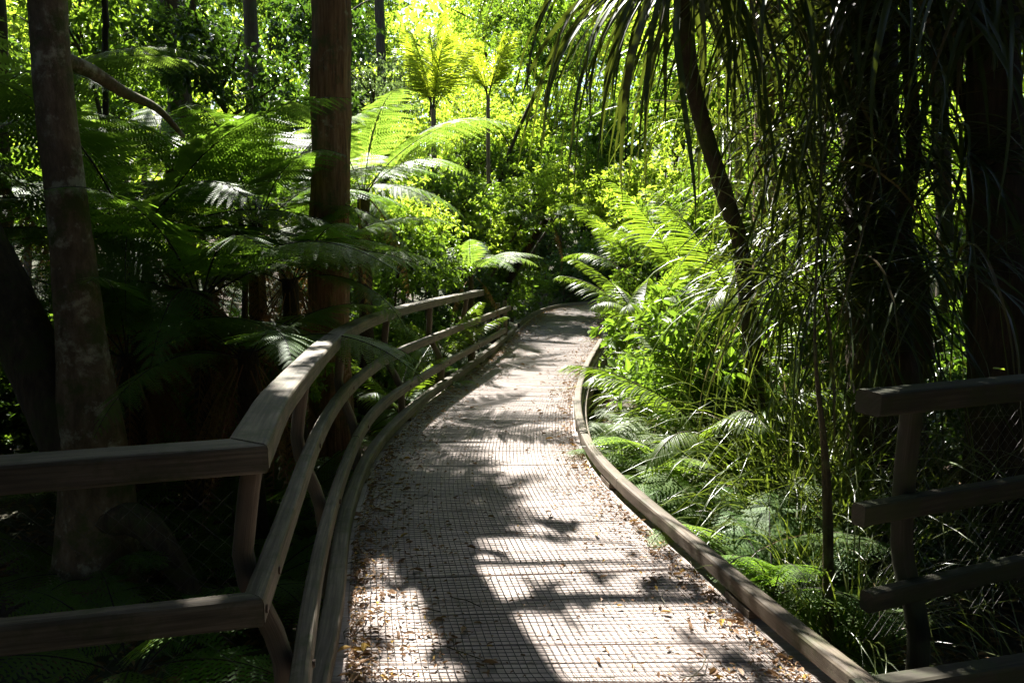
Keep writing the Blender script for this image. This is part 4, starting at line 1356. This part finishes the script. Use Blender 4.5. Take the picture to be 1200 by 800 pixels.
# left forest
for ri, (dep, y0, y1, r) in enumerate([(11.5, 180, 300, 1.1), (14.5, 90, 200, 1.4), (18, 0, 120, 1.8), (23, -60, 50, 2.2)]):
    step = r * 1.45 * F / dep
    x = -60 + (ri % 2) * step * .5
    while x < 400:
        kind = pk('leaf', 'leaf', 'leaf_dark', 'leaf_yellow')
        lab, grp = {'leaf': ('green leafy tree in the dim forest left of the red-brown trunk', 'green trees of the left forest'), 'leaf_dark': ('dark-leaved tree in the dim forest left of the red-brown trunk', 'dark trees of the left forest'),
                    'leaf_yellow': ('sunlit yellowish tree in the forest left of the red-brown trunk', 'yellowish trees of the left forest')}[kind]
        bush(at(x, PR.uniform(y0, y1), dep * PR.uniform(.94, 1.08)), r * PR.uniform(.85, 1.15), kind, lab, grp)
        x += step * PR.uniform(.85, 1.25)
# right forest
for ri, (dep, y0, y1, r) in enumerate([(9.5, 330, 420, .9), (11.5, 220, 330, 1.15), (15, 90, 230, 1.5), (20, -30, 120, 2.0)]):
    step = r * 1.5 * F / dep
    x = 830 + (ri % 2) * step * .5
    while x < 1290:
        kind = pk('leaf_yellow', 'leaf', 'leaf', 'leaf_dark')
        lab, grp = {'leaf': ('green leafy tree glimpsed behind the dark trunks on the right', 'green trees behind the right trunks'), 'leaf_dark': ('dark-leaved tree glimpsed behind the dark trunks on the right', 'dark trees behind the right trunks'),
                    'leaf_yellow': ('backlit yellowish tree glimpsed behind the dark trunks on the right', 'yellowish trees behind the right trunks')}[kind]
        bush(at(x, PR.uniform(y0, y1), dep * PR.uniform(.94, 1.08)), r * PR.uniform(.85, 1.15), kind, lab, grp)
        x += step * PR.uniform(.85, 1.25)
# leafy middle storey that closes the view above the far end of the walk
for px, py, d, r, kind in ((470, 245, 14.0, .9, 'leaf_yellow'), (535, 225, 16.5, 1.0, 'leaf'), (590, 250, 18.5, 1.1, 'leaf'), (545, 190, 21.0, 1.0, 'leaf'), (625, 205, 21.5, 1.3, 'leaf'), (452, 185, 15.5, .9, 'leaf_yellow'),
                          (600, 160, 22.5, 1.3, 'leaf_yellow'), (680, 230, 22.0, 1.2, 'leaf_yellow'), (730, 250, 18.0, 1.1, 'leaf_yellow'), (780, 215, 16.0, 1.1, 'leaf_yellow'), (500, 310, 14.5, .8, 'leaf_dark'), (540, 290, 16.5, .9, 'leaf_dark'), (610, 300, 20.5, 1.0, 'leaf_dark'), (820, 250, 13.0, 1.0, 'leaf')):
    bush(at(px, py, d), r, kind, {'leaf': 'green bushy growth filling the middle storey beyond the railing', 'leaf_yellow': 'sunlit yellow-green bushy growth in the middle storey beyond the railing', 'leaf_dark': 'dark bushy growth low beyond the end of the railing'}[kind],
         {'leaf': 'green middle storey bushes', 'leaf_yellow': 'sunlit middle storey bushes', 'leaf_dark': 'dark bushes beyond the railing end'}[kind])
# shrubs with their own look
bush(at(660, 330, 25.2), 1.6, 'leaf_dark', 'dark round shrub closing the view where the walk turns')
bush(at(690, 318, 27.0), 1.9, 'leaf_dark', 'deep shaded thicket right behind the end of the path')
bush(at(608, 330, 19.0), 1.1, 'leaf', 'glossy shrub along the left edge near the far kerb')
bush(at(590, 345, 15.5), .8, 'leaf_dark', 'dark leafy shrub behind the last railing post')
bush(at(720, 365, 17.0), .75, 'leaf', 'shrub overhanging the right side of the far path')
bush(at(735, 345, 13.5), .7, 'leaf', 'bright shrub on the right before the bend')
bush(at(440, 110, 18.5), 1.3, 'leaf_grey', 'silvery shrub with pale flecks beside the upright palm')
bush(at(495, 275, 12.6), .8, 'leaf_yellow', 'fine yellow-green shrub below the bright tree fern')
bush(at(470, 300, 11.0), .8, 'leaf', 'green shrub behind the upper curve of the railing')
bush(at(565, 275, 19.0), 1.1, 'leaf', 'green shrub above the far end of the railing')

bush(at(806, 420, 8.4), .5, 'leaf_yellow', 'broad-leaved bright sapling behind the dark kerb gap')
bush(at(765, 430, 8.6), .5, 'leaf', 'leafy sapling at the far end of the kerb gap')
bush(at(820, 460, 6.6), .45, 'leaf', 'low broad-leaved shrub among the right ferns')
bush(at(90, 40, 9.5), 1.0, 'leaf', 'leafy crown between the mottled trunk and the thin pole')
bush(at(255, 90, 8.6), .9, 'leaf_dark', 'dark leafy spray hanging left of the red-brown trunk')

for x, y, r in ((2.9, 26.2, 1.3), (4.6, 26.4, 1.5), (6.4, 26.2, 1.4), (.2, 23.6, 1.1), (-.6, 20.6, 1.0), (-.9, 18.0, .9), (8.2, 25.6, 1.4), (-1.6, 16.2, .9), (1.2, 28.5, 1.8), (3.4, 29.0, 2.0)):
    bush((x, y, float(gz(x, y)) + r * .75), r, pk('leaf_dark', 'leaf_dark', 'leaf'), 'leafy shrub crowding the outside of the far bend', 'shrubs round the far bend')
for x, y, r in ((3.4, 20.5, .9), (3.0, 18.4, .8), (4.4, 22.0, 1.0), (2.6, 16.0, .7), (3.6, 14.6, .9), (2.6, 13.4, .6), (4.6, 12.2, .9), (3.6, 11.0, .6)):
    bush((x, y, float(gz(x, y)) + r * .75), r, pk('leaf', 'leaf_yellow', 'leaf'), 'leafy shrub on the inside of the far bend right of the walk', 'shrubs inside the far bend')
qq = np.random.default_rng(31)
for k in range(30):
    y = qq.uniform(6.5, 15.5); x = -1.9 - qq.random() * (1.0 + .42 * y)
    if abs(x + 1.86) < .8 and abs(y - 7.8) < .7:
        continue
    r = qq.uniform(.5, .95)
    bush((x, y, float(gz(x, y)) + r * .75), r, pk('leaf_dark', 'leaf_dark', 'leaf'), 'shaded leafy shrub in the undergrowth left of the walk', 'undergrowth shrubs left of the walk')
for k in range(14):
    y = qq.uniform(7.0, 13.5); x = 3.2 + qq.random() * (.42 * y)
    r = qq.uniform(.5, .9)
    bush((x, y, float(gz(x, y)) + r * .75), r, pk('leaf_dark', 'leaf_dark', 'leaf'), 'shaded leafy shrub in the undergrowth right of the walk', 'undergrowth shrubs right of the walk')
for px, py, d, s_, v, lab in ((790, 400, 6.9, 1.0, 0, 'sapling with large bright yellow-green leaves right of the kerb gap'), (760, 455, 7.6, .8, 0, 'small bright broad-leaved sapling leaning over the dark kerb gap'),
                              (850, 425, 6.4, 1.0, 1, 'green broad-leaved sapling below the leaning dark stem'), (725, 400, 10.5, 1.0, 0, 'bright broad-leaved sapling at the right edge near the bend'),
                              (1010, 395, 6.6, 1.0, 0, 'backlit broad-leaved sapling seen under the forked limb')):
    c_ = at(px, py, d); b_ = float(gz(c_[0], c_[1]))
    root = thing('sapling', lab, 'sapling', (c_[0], c_[1], b_), 'broad-leaved saplings')
    g = Geo(); tube(g, catmull([(0, 0, -.05), (.04, .02, (c_[2] - b_) * .5), (0, 0, c_[2] - b_ + .2)], 10), np.linspace(.014, .005, 10), 6)
    link('stem', g.mesh('stem', M['stalk']), root)
    o = link('foliage', LIB['broad'][v], root); o.location = (0, 0, c_[2] - b_); o.scale = (s_,) * 3; o.rotation_euler = (0, 0, px)
for px, py, d, r in ((650, 215, 27.6, 1.5), (695, 200, 27.4, 1.5), (620, 190, 28.2, 1.6), (575, 120, 28.5, 1.9), (640, 150, 28.0, 1.9), (700, 130, 28.5, 1.9), (620, 40, 30, 2.1), (720, 40, 31, 2.2), (560, 10, 33, 2.3), (660, -30, 34, 2.4)):
    bush(at(px, py, d), r, 'leaf_yellow', 'bright yellow-green tree lit through, high behind the end of the walk', 'yellow-green trees behind the end of the walk')
for px, py, d, r in ((60, 60, 27, 2.2), (150, -10, 28, 2.3), (230, 60, 27, 2.2), (320, 0, 28, 2.3), (390, 70, 27, 2.2), (20, -30, 30, 2.4), (880, 80, 24, 2.0), (960, 10, 25, 2.1), (1050, 70, 24, 2.0), (1150, 20, 25, 2.1)):
    bush(at(px, py, d), r, 'leaf', 'green tree far back on the slope, seen between nearer leaves', 'trees far back on the slope')
# ---- right understorey
sed = [(850, 520, 6.2, 1.1, 'tall sedge clump with bright green blades above the kerb fern'), (905, 560, 5.2, 1.15, 'long-bladed sedge clump in the middle of the right thicket'),
       (880, 450, 7.0, 1.25, 'sedge clump with straw-coloured blades below the leaning stem'), (940, 640, 4.3, .95, 'dark sedge clump beside the thin mossy stem'),
       (930, 470, 6.0, 1.35, 'big shaded sedge clump under the black trunk'), (1000, 540, 5.0, 1.25, 'shaded sedge clump behind the square rail end'),
       (770, 440, 9.0, .9, 'pale sedge clump by the far kerb gap'), (1060, 560, 4.6, 1.1, 'dim sedge clump behind the right railing post'),
       (1150, 560, 4.6, 1.1, 'dim sedge clump behind the far right of the railing'), (1000, 690, 3.75, .75, 'small sedge tuft drooping beside the right kerb corner'),
       (745, 400, 13.0, 1.0, 'sedge clump on the right edge before the bend'), (960, 520, 5.6, 1.35, 'sedge clump with arching dark blades left of the rail end'),
       (815, 480, 7.6, 1.0, 'upright sedge clump behind the low feather palm'), (985, 470, 6.6, 1.4, 'tallest sedge clump behind the black trunk foot')]
for px, py, d, s, lab in sed:
    p = at(px, py, d)
    clump(p[0], p[1], lab, 'tuft', s * 1.15)
for px, py, d, s, lab in ((845, 500, 6.6, .95, 'broad-bladed strap clump rising behind the right kerb ferns'), (905, 520, 5.7, 1.0, 'broad-bladed strap clump in front of the big shaded sedge'), (790, 470, 8.0, .95, 'broad-bladed strap clump beside the far kerb gap'),
                          (960, 580, 4.9, .95, 'broad-bladed strap clump just left of the mossy rail end'), (875, 430, 7.6, 1.15, 'tall broad-bladed strap clump under the leaning dark stem')):
    p = at(px, py, d)
    clump(p[0], p[1], lab, 'strap', s * 1.1, z=float(gz(p[0], p[1])) + .25, group='broad strap clumps', name='strap_clump', cat='strap-leaved plant')
for px, py, d, s, lab, az in ((800, 560, 5.9, .52, 'crisp yellow-green fern with long arching fronds behind the kerb', None), (870, 640, 4.7, .5, 'crisp arching fern close to the straight part of the kerb', [-2, -1.5, -1, -.5, 0, .5, 1, 1.5, 2]), (775, 500, 7.3, .5, 'crisp arching fern at the near end of the kerb gap', None)):
    p = at(px, py, d)
    ground_fern(p[0], p[1], lab, 9, s, 'frond_pale', z=float(gz(p[0], p[1])) + .12, group='crisp arching ferns', azs=az)
for px, py, d, r in ((835, 150, 15.5, 1.3), (880, 230, 13.5, 1.1), (930, 130, 15.0, 1.3), (1090, 170, 14.0, 1.2), (940, 300, 11.0, .9), (1080, 280, 11.5, .9), (800, 90, 19, 1.6)):
    bush(at(px, py, d), r, 'leaf_yellow', 'backlit yellow-green tree glowing through gaps in the hanging strap leaves', 'glowing trees behind the strap leaves')
# hanging long leaves over the thicket
for px, py, d, lab in ((945, 235, 5.9, 'trailing strap plant draped left of the black trunk'), (900, 255, 6.6, 'trailing strap plant on the leaning stem'), (1030, 330, 5.2, 'trailing strap plant below the forked limb'), (850, 150, 7.0, 'thin trailing strap plant near the pale stem'), (1050, 150, 4.9, 'trailing strap plant over the right face of the black trunk'), (965, 330, 5.0, 'trailing strap plant low on the left of the black trunk'), (910, 330, 5.6, 'trailing strap plant over the tall sedge'), (1120, 300, 4.6, 'trailing strap plant above the right railing')):
    strap_head(at(px, py, d), lab, 62, (.8, 1.6), (.012, .024), (-.9, .9), (1.8, 4.2), None, int(px), name='trailing_plant', cat='trailing plant', mat='strap_dark' if px > 940 else 'sedge')
fern_spots = [(726, 560, 6.05, .62, 'small', 'small feathery fern leaning over the top of the right kerb'), (752, 575, 5.75, 1.1, 'small', 'pale feathery fern spilling over the right kerb'), (765, 560, 6.3, 1.1, 'small', 'pale feathery fern behind the one spilling over the kerb'),
              (765, 525, 7.4, .95, 'small', 'fern with one yellow frond at the kerb gap'), (840, 650, 4.75, 1.05, 'small', 'fern with pale fronds beside the straight kerb'),
              (905, 705, 4.15, .95, 'small_green', 'grey-green fern lying low beside the straight kerb'), (800, 615, 5.2, 1.0, 'small', 'bright fern with an upright yellow-green frond'),
              (880, 600, 5.2, 1.1, 'small_green', 'green fern under the tall sedge'), (945, 730, 3.85, .75, 'small_green', 'dark fern near the thin mossy stem'),
              (960, 620, 4.9, 1.0, 'small_green', 'shaded fern behind the mossy stem'), (735, 440, 11.5, .9, 'small', 'fern on the right before the bend'), (820, 540, 6.4, 1.1, 'small', 'broad pale fern under the low feather palm'),
              (850, 610, 5.5, 1.0, 'small_green', 'green fern between the sedge and the kerb fern'), (790, 500, 8.2, 1.1, 'small_green', 'green fern at the back of the kerb gap')]
for px, py, d, s, lib, lab in fern_spots:
    p = at(px, py, d)
    ground_fern(p[0], p[1], lab, 10, s, lib, z=max(float(gz(p[0], p[1])), -.5) + (.42 if 'top of the right' in lab else .2 if 'kerb' in lab else 0), azs=([-2.2, -1.7, -1.2, -.6, 0, .6, 1.2, 1.7, 2.1, 2.6] if 'spilling' in lab or 'kerb gap' in lab or 'straight kerb' in lab else None))
# ---- left understorey, mostly in shade
q3 = np.random.default_rng(9)
lf = ['below the near rail', 'behind the middle rail of the near panel', 'at the foot of the mottled trunk', 'below the brown fern skirt', 'between the railing posts', 'beside the red-brown trunk foot', 'in the dark hollow left', 'under the curved railing', 'behind the third railing post', 'behind the fifth railing post', 'near the bright tree fern trunk', 'at the base of the far railing']
sp = [(-1.9, 3.6), (-2.6, 4.6), (-2.0, 5.4), (-3.4, 6.0), (-1.9, 6.4), (-2.6, 7.6), (-4.4, 5.2), (-1.65, 4.6), (-1.7, 8.6), (-1.3, 10.4), (-2.4, 9.6), (-.9, 12.6)]
for (x, y), t in zip(sp, lf):
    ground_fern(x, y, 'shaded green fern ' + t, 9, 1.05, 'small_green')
dk = [(-5.2, 6.6, 1.0), (-4.2, 8.4, 1.0), (-6.6, 7.6, 1.1), (-3.2, 9.6, .9), (-3.6, 4.2, .55), (-5.0, 4.0, .8), (-6.2, 5.2, 1.0), (-2.2, 11.0, .8), (-1.9, 13.2, .8)]
for k, (x, y, r) in enumerate(dk):
    bush((x, y, float(gz(x, y)) + r * .8), r, 'leaf_dark', 'dark undergrowth shrub in the shade behind the left railing', 'shrubs in the shade behind the left railing')
dr = [(3.6, 5.6, .8), (4.6, 4.6, .9), (3.0, 7.4, .8), (5.2, 6.4, 1.0), (2.6, 4.5, .45), (6.0, 4.4, 1.0), (3.6, 4.3, .5)]
for k, (x, y, r) in enumerate(dr):
    bush((x, y, float(gz(x, y)) + r * .8), r, 'leaf_dark', 'dark undergrowth shrub in the shade behind the right railing', 'shrubs in the shade behind the right railing')

# ---- litter on the deck: thick along the edges, thin in the middle
q4 = np.random.default_rng(21)
g = Geo()
n = 13000
u = q4.random(n)
e = q4.random(n)
s = np.where(e < .55, q4.beta(.6, 6, n), np.where(e < .93, 1 - q4.beta(.6, 6.5, n), q4.random(n)))
row_i = (q4.random(n) ** 1.35) * (len(Lr) * .8)
i0 = row_i.astype(int); w_ = (row_i - i0)[:, None]
A = Lr[i0] * (1 - w_) + Lr[i0 + 1] * w_; Bq = Rr[i0] * (1 - w_) + Rr[i0 + 1] * w_
P = A + (Bq - A) * (.015 + .97 * s)[:, None]
P[:, 2] = WZ + q4.uniform(.003, .012, n)
az = q4.uniform(0, 6.28, n)
D = np.stack([np.cos(az), np.sin(az), q4.normal(size=n) * .22], 1)
Nn = unit(np.stack([q4.normal(size=n) * .35, q4.normal(size=n) * .35, np.ones(n)], 1))
L_ = q4.uniform(.010, .032, n) * np.where(q4.random(n) < .10, q4.uniform(1.6, 2.6, n), 1)
leaves(g, P, D, Nn, L_, L_ * q4.uniform(.28, .55, n), fold=.5)
tag(link('fallen_leaves', g.mesh('fallen_leaves', M['litter'])), 'dry fallen leaves scattered over the boardwalk', 'leaf litter', kind='stuff')
g = Geo()
n = 26000
x = np.concatenate([q4.uniform(-6, -.7, n // 2), q4.uniform(.9, 6, n - n // 2)]); y = 1.5 + q4.random(n) ** 1.3 * 11
z = gz(x, y) + q4.uniform(.0, .035, n)
dpx = dist_path(x, y)
az = q4.uniform(0, 6.28, n)
D = np.stack([np.cos(az), np.sin(az), q4.normal(size=n) * .3], 1)
Nn = unit(np.stack([q4.normal(size=n) * .5, q4.normal(size=n) * .5, np.ones(n)], 1))
L_ = q4.uniform(.03, .09, n)
leaves(g, np.stack([x, y, z], 1), D, Nn, L_, L_ * q4.uniform(.25, .5, n), fold=.4)
tag(link('forest_litter', g.mesh('forest_litter', M['litter_dark'])), 'brown leaf litter on the forest floor below the deck', 'leaf litter', kind='stuff')
g = Geo()
for k in range(110):                                  # twigs dropped along the edges
    i_ = int(q4.random() ** 1.4 * len(Lr) * .6); u_ = q4.beta(.6, 3) if q4.random() < .55 else 1 - q4.beta(.6, 3)
    p_ = Lr[i_] * (1 - u_) + Rr[i_] * u_ + [0, 0, WZ + .008]
    a_ = q4.uniform(0, 6.28); l_ = q4.uniform(.05, .22)
    e_ = p_ + np.array([math.cos(a_), math.sin(a_), 0]) * l_
    tube(g, [p_, (p_ + e_) / 2 + [q4.normal() * .01, q4.normal() * .01, .004], e_], .0022, 5, cap=False)
tag(link('fallen_twigs', g.mesh('fallen_twigs', M['stalk'])), 'thin dry twigs dropped on the boardwalk', 'twigs', kind='stuff')
g = Geo()
pp = plane_pt(1163, 433, ZT) + [0, 0, .006]
leaves(g, pp[None], np.array([[1, .25, 0.02]]), np.array([[0, 0, 1.0]]), .075, .034, fold=.15)
tag(link('fallen_leaf', g.mesh('fallen_leaf', M['leaf_yellow'])), 'single yellow-green leaf lying on top of the right railing', 'leaf')

# ---- far forest that reads as one mass
g = Geo()
n = 42000
th = q4.uniform(-.95, .95, n)
rr_ = q4.uniform(32, 60, n)
x = np.sin(th) * rr_; y = np.cos(th) * rr_
lum = 2.2 * np.sin(x * .35) + 1.8 * np.sin(y * .5 + x * .2)
z = gz(x, y) + q4.random(n) ** .8 * (14 + lum)
D = unit(q4.normal(size=(n, 3)) + [0, 0, -.3]); Nn = unit(q4.normal(size=(n, 3)) * .6 + [0, 0, 1])
L_ = q4.uniform(.35, .8, n)
leaves(g, np.stack([x, y, z], 1), D, Nn, L_, L_ * .5)
tag(link('far_forest', g.mesh('far_forest', M['leaf_yellow'])), 'distant sunlit forest closing the view beyond the trees', 'forest', kind='stuff')

# ---- mostly unseen trees round the spot, added to shade it and shut out skylight
over = [(-3.3, 11.9, 9.0, .75, (-5.4, 12.2)), (-6.2, 10.8, 9.0, 1.7, (-8.6, 9.5)), (-8.8, 9.5, 8.5, 2.4, (-9, 9.2)), (-4.9, 8.4, 9.0, 1.9, (-5.6, 6.2)), (-5.4, 6.0, 8.0, 1.9, (-5.8, 5.2)), (-8, 5.5, 8, 2.4, (-8, 5.5)), (-3.6, 4.0, 7.5, 1.7, (-4.2, 3.2)),
        (2.6, 9.0, 8.2, 1.9, (7.2, 8.2)), (4.5, 11.0, 9.0, 2.3, (8.6, 10.5)), (3.2, 12.8, 9.5, 1.7, (9.6, 12.8)), (6.8, 9.5, 8.8, 2.5, (7.4, 9.3)), (7.5, 13.5, 10, 2.5, (10, 13)), (5.5, 6.5, 8.0, 2.2, (5.6, 6.2)), (2.9, 6.6, 8.4, 1.7, (4.9, 5.4)), (4.2, 4.2, 7.6, 1.9, (4.6, 3.6))]
for x, y, z, r, ft in over:
    L = x < 0
    bush((x, y, z), r, 'leaf_dark', ('dark tall canopy tree added above the frame to shade the left of the walk' if L else 'dark tall canopy tree added above the frame to shade the right of the walk'), 'added shade trees on the left' if L else 'added shade trees on the right', foot=ft, dense=True)
for x, y, z, r, ft in [(-2, .2, 7.4, 3.0, (-4, 0)), (2, .4, 7.6, 3.0, (4.6, 0)), (-4, -3, 7, 3.4, (-4.4, -3)), (0, -4.5, 7.5, 3.4, (0, -5)), (4, -3, 7, 3.4, (4.6, -3)), (-7.5, 1, 6, 3.2, None), (7.5, 1, 6, 3.2, None), (-3, -7, 3, 3.4, None), (3, -7, 3, 3.4, None),
                       (-7, -3, 3, 3.2, None), (7, -3, 3, 3.2, None), (0, -8, 3, 3.2, None), (-6.5, 1.0, 2.2, 2.4, None), (6.8, 1.2, 2.2, 2.4, None), (-10, 4, 4, 3.4, None), (10.5, 5, 4, 3.4, None), (-11, 9, 4, 3.2, None), (11.5, 10, 4, 3.2, None)]:
    bush((x, y, z), r, 'leaf_dark', 'unseen dark tree added behind or beside the photographer to shut out skylight', 'added trees round the viewpoint', foot=ft, dense=True)
# ------------------------------------------------------------------ light
w = bpy.data.worlds.new('World')
scene.world = w
w.use_nodes = True
nt = w.node_tree
bg = nt.nodes.get('Background') or nt.nodes.new('ShaderNodeBackground')
sky = nt.nodes.new('ShaderNodeTexSky')
sky.sky_type = 'NISHITA'
sky.sun_disc = False
sky.sun_elevation = SUN_EL
sky.sun_rotation = SUN_AZ
nt.links.new(sky.outputs[0], bg.inputs['Color'])
bg.inputs['Strength'].default_value = SKY_STRENGTH
sl = bpy.data.lights.new('sun', 'SUN')
sl.energy = 5.0
sl.angle = R(0.55)
sl.color = (1.0, 0.965, 0.90)
so = bpy.data.objects.new('sun', sl)
COL.objects.link(so)
so.rotation_euler = Vector(tuple(-SUN)).to_track_quat('-Z', 'Y').to_euler()
so.location = (0, 0, 30)
vs = scene.view_settings
vs.view_transform = 'Standard'
vs.look = 'None'
vs.exposure = EXPOSURE
vs.gamma = 1.0
vs.use_curve_mapping = False
scene.render.engine = 'CYCLES'
cy = scene.cycles
cy.max_bounces = 6
cy.diffuse_bounces = 3
cy.glossy_bounces = 2
cy.transmission_bounces = 3
cy.transparent_max_bounces = 4
cy.caustics_reflective = False
cy.caustics_refractive = False
cy.sample_clamp_indirect = 6.0
cy.use_adaptive_sampling = True
cy.adaptive_threshold = 0.02
cy.use_denoising = True
cy.denoiser = 'OPENIMAGEDENOISE'
cy.denoising_input_passes = 'RGB_ALBEDO_NORMAL'
